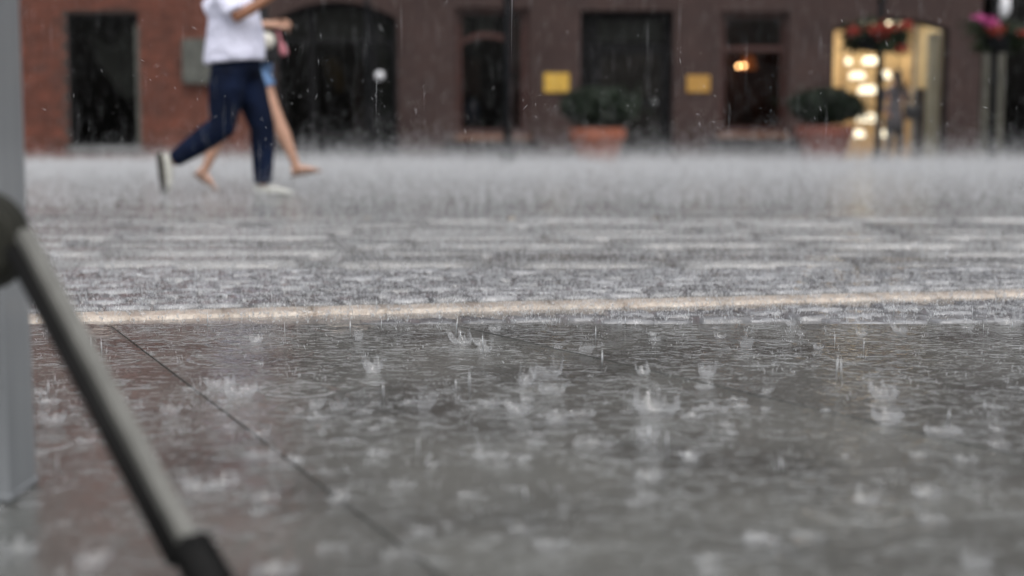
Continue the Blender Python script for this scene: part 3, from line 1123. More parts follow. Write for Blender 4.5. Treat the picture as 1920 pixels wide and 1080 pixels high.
# lit shop
a, b, c, d, _ = shop
arch_trim(sh, shop, 0.06, YB + 0.08, YB + 0.16, 'darkframe', 'arch_frame')
pane(sh, a + 0.02, fx(1716), 0.1, d - 0.02, YB + 0.12, 'shopglass')
box_obj('mullion', (fx(1717), fx(1722), YB + 0.165, YB + 0.23, 0, d - 0.05), 'greymetal', sh)
pane(sh, fx(1723), b - 0.02, 0.1, d - 0.02, YB + 0.12, 'shopglass')
bm = bmesh.new()
sx0, sx1, sy0, sy1, sz1 = a - 0.25, b + 0.25, YT + 0.005, YT + 2.6, d + 0.12
box(bm, sx0 - 0.06, sx0, sy0, sy1, 0, sz1)
box(bm, sx0 - 0.06, sx1 + 0.06, sy1, sy1 + 0.06, 0, sz1)
bm_obj('shop_wall', bm, 'cream', sh)
box_obj('shop_side_wall', (sx1 - 0.02, sx1 + 0.06, sy0, sy1 - 0.002, 0, sz1), 'palewall', sh)
box_obj('shop_ceiling', (sx0, sx1, sy0, sy1, sz1, sz1 + 0.06), 'cream', sh)
box_obj('shop_floor', (sx0, sx1, sy0, sy1, 0.0, 0.05), 'shelf', sh)
box_obj('ceiling_light_panel', (sx0 + 0.3, sx1 - 0.3, sy0 + 0.3, sy1 - 0.5, sz1 - 0.05, sz1 - 0.004), 'ceil', sh)
box_obj('shop_side_panel', (fx(1722), fx(1742), YB + 0.22, YB + 0.28, 0.05, fz(165)), 'plinth', sh)
box_obj('shop_screen', (fx(1744), b - 0.065, YB + 0.24, YB + 0.28, 0.05, d - 0.25), 'palewall', sh)
# tiers of shelves with lit white shades
ty = YT + 1.2
rack = empty('display_rack', (fx(1625), ty, 0.05), 'pale wooden display rack inside the lit arched shop', 'shelf')
for v_, u0, u1 in ((125, 1580, 1690), (152, 1580, 1700), (180, 1590, 1690), (233, 1585, 1690), (262, 1585, 1690)):
    p0, p1 = at(u0, v_, ty), at(u1, v_, ty)
    box_obj('shelf', (p0.x, p1.x, ty - 0.16, ty + 0.16, p0.z - 0.03, p0.z), 'shelf', rack)
for u in (1578, 1700):
    box_obj('upright', (at(u, 200, ty).x - 0.02, at(u, 200, ty).x + 0.02, ty - 0.15, ty + 0.15, 0.052, at(u, 105, ty).z), 'shelf', rack)
lampspots = ((1590, 125, 0.055, 0.14, 'small white lamp at the left end of the top shelf in the lit shop'),
             (1631, 125, 0.13, 0.17, 'wide white lamp on the top shelf in the lit shop'),
             (1607, 152, 0.14, 0.16, 'white lamp at the left of the second shelf in the lit shop'),
             (1659, 152, 0.10, 0.20, 'white lamp at the right of the second shelf in the lit shop'),
             (1626, 180, 0.16, 0.20, 'large white lamp in the middle of the third shelf in the lit shop'),
             (1625, 233, 0.18, 0.20, 'large white lamp on the fourth shelf beside the planter in the lit shop'),
             (1607, 262, 0.13, 0.19, 'white lamp at the left of the lowest shelf in the lit shop'),
             (1658, 262, 0.09, 0.19, 'white lamp at the right of the lowest shelf in the lit shop'))
for (u, v_, r_, h_, lab) in lampspots:
    p = at(u, v_, ty)
    L_ = empty('shop_lamp', (p.x, ty, p.z), lab, 'lamp', 'lit white lamps on the shop shelves')
    bm = bmesh.new()
    lathe(bm, (p.x, ty, p.z + 0.05), [(r_ * 1.1, 0), (r_ * 1.12, h_ * 0.1), (r_ * 0.85, h_ * 0.7)], 18)
    bm_obj('lamp_shade', bm, 'shade', L_, smooth=True)
    bm = bmesh.new()
    lathe(bm, (p.x, ty, p.z + 0.001), [(r_ * 0.45, 0), (r_ * 0.4, 0.01), (0.015, 0.02), (0.015, 0.0495)], 14)
    bm_obj('lamp_base', bm, 'greymetal', L_)

# dark shop front at the right edge with pale uprights
a, b, c, d, _ = rdoor
room(sh, a - 0.2, b + 0.3, 0, d + 0.1, YT + 0.01, YT + 1.8, 'interior')
pane(sh, a + 0.02, b - 0.02, 0.02, d - 0.02, YB + 0.2)
for (u0, u1) in ((1843, 1857), (1869, 1886)):
    box_obj('pale_upright', (fx(u0), fx(u1), YB + 0.06, YB + 0.14, 0, fz(40)), 'upright', sh)
opening_frame(sh, a + 0.002, b - 0.002, 0, d - 0.002, YB + 0.22, 0.10, 'darkframe', name='door_frame')
gp = at(1882, 10, YB - 0.3)
gl = empty('globe_lamp', (gp.x, YB - 0.3, gp.z), 'pale oval lamp above the pale uprights at the far right', 'lamp')
bm = bmesh.new()
ball(bm, gp, 0.12, 18, scale=(1, 1, 1.9))
bm_obj('globe', bm, 'globe', gl, smooth=True)
bm = bmesh.new()
tube(bm, [gp + Vector((0, 0, 0.22)), gp + Vector((0, 0, 0.40)), gp + Vector((0, 0.299, 0.45))], 0.02, 8)
bm_obj('bracket', bm, 'darkframe', gl)

# plaques
for (u0, u1, v0, v1, lab) in ((1020, 1067, 137, 173, 'bright yellow plaque on the wall left of the dark door'),
                              (1288, 1331, 141, 173, 'duller yellow plaque on the wall right of the dark door')):
    p0, p1 = at(u0, v0, YB - 0.03), at(u1, v1, YB - 0.03)
    pq = empty('wall_plaque', (p0.x, YB - 0.03, p1.z), lab, 'plaque', 'yellow plaques beside the door')
    box_obj('plate', (p0.x, p1.x, YB - 0.03, YB - 0.004, p1.z, p0.z), 'yellow' if u0 < 1100 else 'yellow2', pq, bev=0.006)

# ================================================================== STREET THINGS
YP = 22.5


def lamp_post(u, y, r, label):
    g = at(u, 200, y)
    o = empty('lamp_post', (g.x, y, 0), label, 'lamp post', 'slim black lamp posts in front of the brown house')
    bm = bmesh.new()
    tube(bm, [(g.x, y, 0.25), (g.x, y, 2.0), (g.x, y, 4.6)], [r, r * 0.92, r * 0.7], 16)
    bm_obj('pole', bm, 'iron', o, smooth=True)
    bm = bmesh.new()
    lathe(bm, (g.x, y, 0), [(r * 2.2, 0), (r * 2.2, 0.05), (r * 1.5, 0.08), (r * 1.4, 0.22), (r * 1.1, 0.26)], 20)
    bm_obj('base', bm, 'iron', o)
    bm = bmesh.new()
    lathe(bm, (g.x, y, 4.6), [(0.05, 0), (0.17, 0.05), (0.22, 0.42), (0.26, 0.43), (0.03, 0.62)], 16)
    bm_obj('lantern', bm, 'globe', o)
    for z in (1.35, 2.55):
        bm = bmesh.new()
        lathe(bm, (g.x, y, z), [(r * 1.0, 0), (r * 1.35, 0.01), (r * 1.35, 0.06), (r * 1.0, 0.07)], 16)
        bm_obj('collar', bm, 'iron', o)
    return o


lamp_post(690, YP + 1.2, 0.042, 'thin black lamp post in front of the dark arched entrance')
lamp_post(952, YP, 0.072, 'thick black lamp post in front of the arched window')
lamp_post(1648, YP, 0.058, 'black lamp post with red flowers in front of the lit shop')
lamp_post(1862, YP, 0.052, 'black lamp post with pink flowers at the far right')


def leaf_cloud(n, size, place, m, name, parent, aspect=0.55):
    P = np.array([place() for _ in range(n)])
    d = rng.normal(size=(n, 3))
    d /= np.linalg.norm(d, axis=1, keepdims=True)
    e = np.cross(d, rng.normal(size=(n, 3)))
    e /= np.linalg.norm(e, axis=1, keepdims=True)
    s = size * rng.uniform(0.6, 1.3, size=(n, 1))
    nrm = np.cross(d, e)
    V = np.stack([P - d * s, P + e * s * aspect + nrm * s * 0.15, P + d * s, P - e * s * aspect + nrm * s * 0.15], axis=1).reshape(-1, 3)
    Fc = np.arange(n * 4).reshape(-1, 4)
    return np_mesh(name, V, Fc, m, parent)


def basket(u, v0, v1, wpx, y, flowers, label):
    c = at(u, (v0 + v1) / 2, y)
    k = y / F_PX
    hw, hh = wpx * k / 2, (v1 - v0) * k / 2
    o = empty('flower_basket', (c.x, y, c.z - hh), label, 'flower basket', 'flower baskets on the lamp posts')
    bm = bmesh.new()
    lathe(bm, (c.x, y, c.z - hh * 0.9), [(hw * 0.35, 0), (hw * 0.6, hh * 0.35), (hw * 0.72, hh * 0.8), (hw * 0.68, hh * 0.8), (hw * 0.5, hh * 0.5)], 20)
    bm_obj('bowl', bm, 'iron', o)

    lobes = [(random.uniform(-0.85, 0.85), random.uniform(-0.7, 0.7), random.uniform(-0.6, 0.75), random.uniform(0.25, 0.42)) for _ in range(16)]

    def place():
        L_ = random.choice(lobes)
        q = Vector([random.gauss(0, 0.5) for _ in range(3)]) * L_[3]
        return (c.x + (L_[0] + q.x) * hw, y + (L_[1] + q.y) * hw * 0.9, c.z + (L_[2] * hh + q.z * hw * 0.8))
    leaf_cloud(2600, 0.045, place, 'leaf2', 'foliage', o)
    for (du, dv, rr, m) in flowers:
        p = at(du, dv, y - hw * 0.8)
        n = int(100 * rr / 0.1)

        def pf():
            q = Vector([random.gauss(0, 0.45) for _ in range(3)]) * rr
            return (p.x + q.x * 1.3, p.y + q.y, p.z + q.z * 0.8)
        leaf_cloud(n, 0.03, pf, m, 'blossoms', o, aspect=0.8)
    return o


basket(1640, 36, 98, 118, YP, ((1650, 54, 0.13, 'redflower'), (1600, 58, 0.09, 'redflower'), (1697, 48, 0.09, 'redflower'), (1690, 90, 0.06, 'redflower'), (1668, 52, 0.06, 'redflower')),
       'round basket of red flowers on the post before the lit shop')
basket(1868, 34, 102, 100, YP, ((1853, 40, 0.10, 'pinkflower'), (1836, 32, 0.06, 'pinkflower'), (1868, 55, 0.10, 'redflower'), (1918, 62, 0.05, 'redflower')),
       'basket of pink and orange flowers on the far right post')


def planter(uc, vrim, vtop, rim_px, bush_l, bush_r, y, m, label):
    k = y / F_PX
    r = rim_px * k / 2
    c = at(uc, vrim, y)
    zr = c.z
    o = empty('potted_shrub', (c.x, y, 0), label, 'planter', 'terracotta planters by the door')
    bm = bmesh.new()
    lathe(bm, (c.x, y, 0), [(r * 0.66, 0), (r * 0.68, 0.03), (r * 0.90, zr - 0.19), (r * 0.90, zr - 0.185), (r * 1.0, zr - 0.18), (r * 1.0, zr - 0.01), (r * 0.98, zr), (r * 0.88, zr), (r * 0.86, zr - 0.08)], 40)
    bm_obj('pot', bm, m, o)
    bm = bmesh.new()
    lathe(bm, (c.x, y, zr - 0.07), [(r * 0.85, 0), (r * 0.85, 0.02)], 24)
    bm_obj('soil', bm, 'soil', o)
    L_, R_ = at(bush_l, vrim, y).x, at(bush_r, vrim, y).x
    cx, hw = (L_ + R_) / 2, (R_ - L_) / 2
    zt = at(uc, vtop, y).z
    hh = (zt - zr) / 2 * 1.05
    lob = [(random.uniform(-0.62, 0.62), random.uniform(-0.6, 0.6), random.uniform(-0.25, 0.35), random.uniform(0.35, 0.55)) for _ in range(16)]

    def place():
        if random.random() < 0.55:
            q = Vector([random.gauss(0, 1) for _ in range(3)]).normalized() * random.uniform(0.75, 1.0)
            return (cx + q.x * hw * 0.88, y + q.y * hw * 0.8, zr + hh + q.z * hh * 0.92)
        l = random.choice(lob)
        q = Vector([random.gauss(0, 0.5) for _ in range(3)]) * l[3]
        return (cx + (l[0] + q.x) * hw, y + (l[1] + q.y) * hw * 0.9, max(zr - 0.05, zr + hh + (l[2] + q.z) * hh * 1.1))
    leaf_cloud(7000, 0.042, place, 'leaf', 'foliage', o)
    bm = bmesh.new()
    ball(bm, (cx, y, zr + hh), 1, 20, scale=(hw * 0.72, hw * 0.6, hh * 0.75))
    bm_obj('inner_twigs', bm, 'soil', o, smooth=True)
    for q in range(4):
        bm = bmesh.new()
        tube(bm, [(c.x + 0.1 * (q - 1.5), y, zr - 0.06), (c.x + 0.18 * (q - 1.5), y + 0.05 * (q % 2), zr + 0.3)], [0.02, 0.012], 8)
        bm_obj('stem', bm, 'brownwood', o)
    return o


planter(1121, 240, 163, 106, 1040, 1200, 23.6, 'terracotta', 'terracotta pot with clipped evergreen left of the dark door')
planter(1546, 236, 166, 108, 1470, 1626, 23.8, 'terracotta2', 'terracotta pot with clipped evergreen beside the lit shop')


# ================================================================== FOREGROUND STAND AND POST
post = empty('white_post', (-0.56, 1.585, 0), 'white painted square post at the left edge behind the metal stand', 'post')
box_obj('shaft', (-0.648, -0.557, 1.545, 1.636, 0.0, 3.2), 'whitepaint', post, bev=0.006)
box_obj('foot_seal', (-0.650, -0.555, 1.543, 1.638, 0.001, 0.008), 'whitepaint', post, bev=0.002)

SC = Vector((-0.598, 1.465, 0))           # axis of the folding stand
ft = at(388, 1100, 1.30)
st = empty('folding_stand', (SC.x, SC.y, 0), 'grey metal folding stand leg with black rubber foot at lower left', 'stand')
bm = bmesh.new()
tube(bm, [SC + Vector((0, 0, 0.16)), SC + Vector((0, 0, 1.25))], 0.016, 20)
bm_obj('column', bm, 'alu', st, smooth=True)
hubc = at(-40, 452, SC.y - 0.03)
bm = bmesh.new()
mtx = Matrix.Translation(hubc) @ Matrix.Rotation(R(90), 4, 'X') @ Matrix.Rotation(R(-8), 4, 'Y')
bmesh.ops.create_cone(bm, cap_ends=True, segments=40, radius1=0.052, radius2=0.047, depth=0.036, matrix=mtx)
bmesh.ops.bevel(bm, geom=[e for e in bm.edges if e.calc_face_angle(0) > 0.8], offset=0.005, segments=3, affect='EDGES')
hub = bm_obj('hub', bm, 'hub', st)
bm = bmesh.new()
mtx = Matrix.Translation(hubc + Vector((-0.004, -0.026, -0.012))) @ Matrix.Rotation(R(90), 4, 'X')
bmesh.ops.create_cone(bm, cap_ends=True, segments=24, radius1=0.014, radius2=0.012, depth=0.014, matrix=mtx)
b_ = bm_obj('pivot_bolt', bm, 'alu', hub)


def stand_leg(top, foot, st):
    d = (foot - top).normalized()
    side = d.cross(Vector((0, 1, 0))).normalized()
    nrm = side.cross(d).normalized()
    bm = bmesh.new()
    side, nrm = side * 0.55 + nrm * 0.835, nrm * 0.55 - side * 0.835
    sec = [(-0.0085, -0.0085), (0.0085, -0.0085), (0.0085, 0.0085), (-0.0085, 0.0085)]
    end = foot - d * 0.045
    rings = []
    for p in (top, end):
        rings.append([bm.verts.new(p + side * a * 1.0 + nrm * b) for a, b in sec])
    for k in range(4):
        bm.faces.new((rings[0][k], rings[0][(k + 1) % 4], rings[1][(k + 1) % 4], rings[1][k]))
    bm.faces.new(rings[0][::-1])
    bm.faces.new(rings[1])
    bmesh.ops.bevel(bm, geom=list(bm.edges), offset=0.003, segments=3, affect='EDGES')
    lg = bm_obj('leg', bm, 'alu', st, smooth=False)
    bm = bmesh.new()
    rings = []
    for p, s in ((end - d * 0.02, 1.75), (end + d * 0.005, 1.8), (foot - d * 0.012, 1.9), (foot - d * 0.002, 1.6)):
        rings.append([bm.verts.new(p + side * a * s + nrm * b * s) for a, b in sec])
    for i in range(3):
        for k in range(4):
            bm.faces.new((rings[i][k], rings[i][(k + 1) % 4], rings[i + 1][(k + 1) % 4], rings[i + 1][k]))
    bm.faces.new(rings[0][::-1])
    bm.faces.new(rings[-1])
    bmesh.ops.bevel(bm, geom=list(bm.edges), offset=0.004, segments=2, affect='EDGES')
    bm_obj('rubber_foot', bm, 'rubber', lg, smooth=True)
    # added near-black bar: paints the shade on the underside of the leg
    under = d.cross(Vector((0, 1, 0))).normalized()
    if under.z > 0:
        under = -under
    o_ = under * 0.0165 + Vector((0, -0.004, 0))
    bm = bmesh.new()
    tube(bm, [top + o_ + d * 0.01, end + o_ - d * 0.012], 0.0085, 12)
    bm_obj('leg_shade_bar', bm, 'rubber', lg, smooth=True)


ltop = at(44, 436, SC.y - 0.065)
_d = ray(415, 1130)
_t = (0.012 - CAM_H) / _d.z
foot = Vector((_d.x * _t, _d.y * _t, 0.012))
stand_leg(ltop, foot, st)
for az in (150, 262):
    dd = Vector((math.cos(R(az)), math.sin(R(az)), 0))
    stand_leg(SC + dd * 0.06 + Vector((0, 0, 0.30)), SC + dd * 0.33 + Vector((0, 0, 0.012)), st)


# ================================================================== PEOPLE
def finish(o, voxel=0.012, it=6, fac=0.5):
    md = o.modifiers.new('union', 'REMESH')
    md.mode = 'VOXEL'
    md.voxel_size = voxel
    md.use_smooth_shade = True
    sm = o.modifiers.new('smooth', 'SMOOTH')
    sm.iterations = it
    sm.factor = fac
    return o


def hand(bm, wrist, d, up, thumb_side, curl=0.5, s=1.0):
    """palm, four unequal curled fingers and a thumb leaving the side of the palm"""
    d = d.normalized()
    up = (up - d * d.dot(up)).normalized()
    side = d.cross(up) * thumb_side
    tube(bm, [wrist - d * 0.02 * s, wrist + d * 0.03 * s, wrist + d * 0.085 * s], [(0.024 * s, 0.018 * s), (0.036 * s, 0.016 * s), (0.040 * s, 0.013 * s)], 12, flat=side)
    for k, (L, off) in enumerate(((0.072, 0.030), (0.080, 0.010), (0.075, -0.010), (0.058, -0.029))):
        b0 = wrist + d * 0.08 * s + side * off * s
        a1, a2 = curl * 0.7 + 0.05 * k, curl * 1.6 + 0.08 * k
        d1 = d * math.cos(a1) - up * math.sin(a1)
        d2 = d * math.cos(a2) - up * math.sin(a2)
        m1 = b0 + d1 * L * 0.5 * s
        tube(bm, [b0 - d * 0.015 * s, b0 + d1 * 0.01 * s, m1, m1 + d2 * L * 0.5 * s], [0.009 * s, 0.0095 * s, 0.0085 * s, 0.007 * s], 8)
    t0 = wrist + d * 0.028 * s + side * 0.028 * s
    t1 = t0 + (d * 0.7 + side * 0.75 - up * 0.2).normalized() * 0.035 * s
    t2 = t1 + (d * 0.95 + side * 0.25 - up * 0.35).normalized() * 0.03 * s
    tube(bm, [t0 - side * 0.01 * s, t0, t1, t2], [0.011 * s, 0.012 * s, 0.010 * s, 0.008 * s], 8)


def head(bm, c, face, s=1.0):
    """c centre of the head; face unit direction"""
    face = face.normalized()
    z = Vector((0, 0, 1))
    side = face.cross(z).normalized()
    rot = Matrix((side, face, z)).transposed()
    ball(bm, c + z * 0.02 * s, 0.1 * s, 18, scale=(0.76, 0.95, 1.08), rot=rot)
    ball(bm, c - z * 0.05 * s + face * 0.015 * s, 0.075 * s, 16, scale=(0.78, 0.95, 0.95), rot=rot)
    tube(bm, [c + face * 0.086 * s + z * 0.012 * s, c + face * 0.108 * s - z * 0.02 * s, c + face * 0.095 * s - z * 0.03 * s], [0.007 * s, 0.012 * s, 0.009 * s], 8)
    for q in (-1, 1):
        ball(bm, c + side * 0.077 * s * q - z * 0.005 * s, 0.03 * s, 10, scale=(0.3, 0.7, 1.05), rot=rot)
        ball(bm, c + face * 0.082 * s + side * 0.03 * s * q + z * 0.022 * s, 0.014 * s, 8, scale=(1.5, 0.8, 0.5), rot=rot)


def face_parts(root, c, face, hair_m, s=1.0, long=False):
    face = face.normalized()
    z = Vector((0, 0, 1))
    side = face.cross(z).normalized()
    rot = Matrix((side, face, z)).transposed()
    for q in (-1, 1):
        bm = bmesh.new()
        ball(bm, c + face * 0.088 * s + side * 0.03 * s * q + z * 0.004 * s, 0.011 * s, 10, scale=(1.3, 0.6, 0.7), rot=rot)
        bm_obj('eye', bm, 'eye', root, smooth=True)
    bm = bmesh.new()
    ball(bm, c + face * 0.086 * s - z * 0.06 * s, 0.02 * s, 10, scale=(1.1, 0.5, 0.4), rot=rot)
    bm_obj('lips', bm, 'lip', root, smooth=True)
    bm = bmesh.new()
    ball(bm, c + z * 0.035 * s - face * 0.016 * s, 0.108 * s, 18, scale=(0.80, 0.93, 1.0), rot=rot)
    if long:
        tube(bm, [c - face * 0.05 * s, c - face * 0.10 * s - z * 0.12 * s, c - face * 0.11 * s - z * 0.26 * s], [(0.08 * s, 0.05 * s), (0.085 * s, 0.04 * s), (0.05 * s, 0.02 * s)], 12, flat=side)
    h = bm_obj('hair', bm, hair_m, root, smooth=True)
    finish(h, 0.012, 3)


def lerp(a, b, t):
    return a + (b - a) * t


def leg_pts(hip, knee, ank):
    return [hip, lerp(hip, knee, 0.35), lerp(hip, knee, 0.75), knee, lerp(knee, ank, 0.3), lerp(knee, ank, 0.7), ank]


def shoe(root, ank, heel_dir_toe, up, m_up, m_sole, L=0.28, s=1.0, name='shoe'):
    """ank ankle joint; heel_dir_toe unit vector heel->toe; up unit vector out of the foot"""
    d = heel_dir_toe.normalized()
    up = (up - d * d.dot(up)).normalized()
    side = d.cross(up)
    heel = ank - up * 0.075 * s - d * 0.065 * s
    bm = bmesh.new()
    tube(bm, [heel + up * 0.045 * s, heel + d * 0.05 * s + up * 0.05 * s, heel + d * L * 0.55 + up * 0.042 * s, heel + d * L * 0.85 + up * 0.03 * s, heel + d * L + up * 0.022 * s],
         [(0.028 * s, 0.04 * s), (0.036 * s, 0.045 * s), (0.044 * s, 0.036 * s), (0.043 * s, 0.024 * s), (0.022 * s, 0.014 * s)], 14, flat=side)
    tube(bm, [ank - up * 0.05 * s, ank + up * 0.0 * s], [0.042 * s, 0.042 * s], 12)
    sh_ = bm_obj(name, bm, m_up, root, smooth=True)
    finish(sh_, 0.008, 4)
    bm = bmesh.new()
    tube(bm, [heel - d * 0.012 * s, heel + d * 0.04 * s, heel + d * L * 0.45, heel + d * L * 0.75, heel + d * (L + 0.01)],
         [(0.028 * s, 0.018 * s), (0.040 * s, 0.020 * s), (0.042 * s, 0.019 * s), (0.049 * s, 0.019 * s), (0.026 * s, 0.015 * s)], 14, flat=side)
    so = bm_obj('sole', bm, m_sole, sh_, smooth=True)
    return sh_


def bare_foot(bm, ank, d, up, s=1.0):
    d = d.normalized()
    up = (up - d * d.dot(up)).normalized()
    side = d.cross(up)
    heel = ank - up * 0.06 * s - d * 0.05 * s
    tube(bm, [heel + up * 0.03 * s, heel + d * 0.05 * s + up * 0.038 * s, heel + d * 0.13 * s + up * 0.03 * s, heel + d * 0.19 * s + up * 0.016 * s],
         [(0.026 * s, 0.032 * s), (0.03 * s, 0.038 * s), (0.036 * s, 0.026 * s), (0.043 * s, 0.014 * s)], 12, flat=side)
    for k in range(5):
        o = (k - 2) * 0.016 * s
        L = (0.05, 0.048, 0.043, 0.038, 0.03)[k] * s
        p = heel + d * 0.185 * s + side * o + up * 0.013 * s
        tube(bm, [p, p + d * L], [0.010 * s, 0.008 * s], 8)


# ---- man in white T-shirt and dark jeans, striding right
YM = 10.15


def P(u, v, dy=0.0):
    q = at(u, v, YM)
    return Vector((q.x, YM + dy, q.z))


hipb, hipf = P(434, 132, -0.09), P(452, 132, 0.09)
kb, ab = P(422, 237, -0.10), P(326, 304, -0.10)
kf, af = P(488, 238, 0.09), P(489, 350, 0.09)
pel = P(443, 118)
chest = P(436, 10)
neck0, headc = P(440, -28), P(450, -68)
man = empty('person', (P(443, 368).x, YM, 0), 'person in white T-shirt and dark blue jeans striding to the right', 'person', 'people out in the rain')
bm = bmesh.new()
tube(bm, [pel, lerp(pel, chest, 0.5), chest, neck0], [(0.10, 0.15), (0.10, 0.14), (0.11, 0.17), (0.06, 0.07)], 16, flat=(1, 0, 0))
tube(bm, [neck0 - Vector((0, 0, 0.05)), lerp(neck0, headc, 0.7)], [0.06, 0.055], 12)
head(bm, headc, Vector((1, -0.1, -0.15)))
for h_, k_, a_ in ((hipb, kb, ab), (hipf, kf, af)):
    tube(bm, leg_pts(h_, k_, a_), [0.085, 0.08, 0.06, 0.052, 0.054, 0.042, 0.036], 12)
shn, shf = P(428, -8, -0.19), P(432, -10, 0.19)
eln, elf = P(458, 38, -0.26), P(380, 12, 0.26)
wrn, wrf = P(524, -6, -0.20), P(440, 30, 0.24)
for s_, e_, w_ in ((shn, eln, wrn), (shf, elf, wrf)):
    tube(bm, [s_, lerp(s_, e_, 0.5), e_, lerp(e_, w_, 0.35), w_], [0.055, 0.050, 0.043, 0.043, 0.029], 12)
hand(bm, wrn, (wrn - eln), Vector((0, -1, 0.3)), 1, 0.8)
hand(bm, wrf, (wrf - elf), Vector((0, 1, 0.3)), -1, 0.8)
for a_, d_, u_ in ((ab, Vector((0.05, 0, -1)), Vector((1, 0, 0.05))), (af, Vector((1, 0, 0)), Vector((0, 0, 1)))):
    bare_foot(bm, a_, d_, u_)
finish(bm_obj('body', bm, 'skin', man), 0.0075, 5)
face_parts(man, headc, Vector((1, -0.1, -0.15)), 'hair')
# trousers
bm = bmesh.new()
tube(bm, [P(441, 92), P(441, 112), P(443, 134), P(444, 150)], [(0.165, 0.175), (0.175, 0.185), (0.18, 0.185), (0.13, 0.15)], 20, flat=(1, 0, 0))
tube(bm, leg_pts(hipb, kb, ab + (kb - ab) * 0.06), [0.128, 0.130, 0.108, 0.096, 0.092, 0.074, 0.058], 16)
tube(bm, leg_pts(hipf, kf, af + Vector((0, 0, 0.02))), [0.125, 0.122, 0.102, 0.090, 0.086, 0.074, 0.068], 16)
finish(bm_obj('jeans', bm, 'jeans', man), 0.012, 5)
# shirt: loose, hem dipping at the back
bm = bmesh.new()
tube(bm, [P(440, 117), P(440, 100), P(441, 70), P(440, 40), P(436, 8), P(438, -16)],
     [(0.215, 0.215), (0.215, 0.215), (0.205, 0.205), (0.185, 0.20), (0.17, 0.21), (0.10, 0.12)], 28, flat=(1, 0, 0))
for v in bm.verts:
    if v.co.z < P(440, 60).z:
        v.co.z += (v.co.x - P(440, 60).x) * 0.11
tube(bm, [shn, lerp(shn, eln, 0.5), lerp(shn, eln, 0.86)], [0.085, 0.088, 0.085], 14)
tube(bm, [shf, lerp(shf, elf, 0.5), lerp(shf, elf, 1.06)], [0.085, 0.088, 0.082], 14)
finish(bm_obj('t_shirt', bm, 'tshirt', man), 0.011, 4)
shoe(man, ab, Vector((0.10, 0, -1)), Vector((0.80, 0.6, 0.10)), 'canvas', 'sole', L=0.285)
shoe(man, af, Vector((1, 0, 0)), Vector((0, 0, 1)), 'canvas', 'sole', L=0.285)

# ---- person in light denim shorts, half hidden behind the first
YW = 11.4


def W(u, v, dy=0.0):
    q = at(u, v, YW)
    return Vector((q.x, YW + dy, q.z))


wh_b, wh_f = W(472, 138, 0.08), W(484, 138, -0.08)
wkb, wab = W(418, 228, 0.08), W(379, 322, 0.08)
wkf, waf = W(524, 226, -0.08), W(559, 312, -0.08)
wpel, wch, wnk, whd = W(478, 118), W(474, 28), W(478, -14), W(486, -48)
wom = empty('person', (W(478, 357).x, YW, 0), 'person in light blue denim shorts with bare legs, half hidden behind the white shirt', 'person', 'people out in the rain')
bm = bmesh.new()
tube(bm, [wpel, lerp(wpel, wch, 0.45), wch, wnk], [(0.10, 0.15), (0.085, 0.12), (0.10, 0.15), (0.05, 0.06)], 16, flat=(1, 0, 0))
tube(bm, [wnk - Vector((0, 0, 0.05)), lerp(wnk, whd, 0.7)], [0.05, 0.045], 12)
head(bm, whd, Vector((1, 0, -0.2)), 0.95)
tube(bm, leg_pts(wh_b, wkb, wab), [0.085, 0.080, 0.060, 0.053, 0.057, 0.042, 0.032], 14)
tube(bm, leg_pts(wh_f, wkf, waf), [0.085, 0.080, 0.060, 0.053, 0.057, 0.042, 0.032], 14)
wsn, wsf = W(472, -2, -0.16), W(476, -2, 0.16)
wen, wef = W(478, 48, -0.20), W(470, 48, 0.20)
wwn, wwf = W(524, 50, -0.14), W(520, 40, 0.10)
for s_, e_, w_ in ((wsn, wen, wwn), (wsf, wef, wwf)):
    tube(bm, [s_, lerp(s_, e_, 0.5), e_, lerp(e_, w_, 0.35), w_], [0.043, 0.04, 0.036, 0.035, 0.025], 12)
hand(bm, wwn, (wwn - wen), Vector((0, -0.4, 1)), 1, 1.0, 0.9)
hand(bm, wwf, (wwf - wef), Vector((0, 0.4, 1)), -1, 1.0, 0.9)
fd_b, fu_b = Vector((0.78, 0, -0.62)), Vector((0.62, 0, 0.78))
fd_f, fu_f = Vector((1, 0, 0.16)), Vector((-0.16, 0, 1))
bare_foot(bm, wab, fd_b, fu_b, 0.95)
bare_foot(bm, waf, fd_f, fu_f, 0.95)
finish(bm_obj('body', bm, 'skin2', wom), 0.0075, 5)
face_parts(wom, whd, Vector((1, 0, -0.2)), 'hair2', 0.95, long=True)
bm = bmesh.new()
tube(bm, [W(476, 96), W(477, 115), W(478, 134), W(479, 146)], [(0.12, 0.155), (0.14, 0.17), (0.145, 0.175), (0.11, 0.14)], 18, flat=(1, 0, 0))
tube(bm, [wh_b, lerp(wh_b, wkb, 0.18), lerp(wh_b, wkb, 0.34)], [0.10, 0.108, 0.106], 16)
tube(bm, [wh_f, lerp(wh_f, wkf, 0.18), lerp(wh_f, wkf, 0.34)], [0.10, 0.108, 0.104], 16)
finish(bm_obj('shorts', bm, 'shorts', wom), 0.011, 4)
bm = bmesh.new()
tube(bm, [W(476, 108), W(476, 80), W(475, 40), W(473, 6), W(476, -8)], [(0.13, 0.165), (0.115, 0.15), (0.115, 0.155), (0.12, 0.175), (0.07, 0.09)], 18, flat=(1, 0, 0))
tube(bm, [wsn, lerp(wsn, wen, 0.6)], [0.06, 0.056], 12)
tube(bm, [wsf, lerp(wsf, wef, 0.6)], [0.06, 0.056], 12)
finish(bm_obj('top', bm, 'blacktop', wom), 0.011, 4)
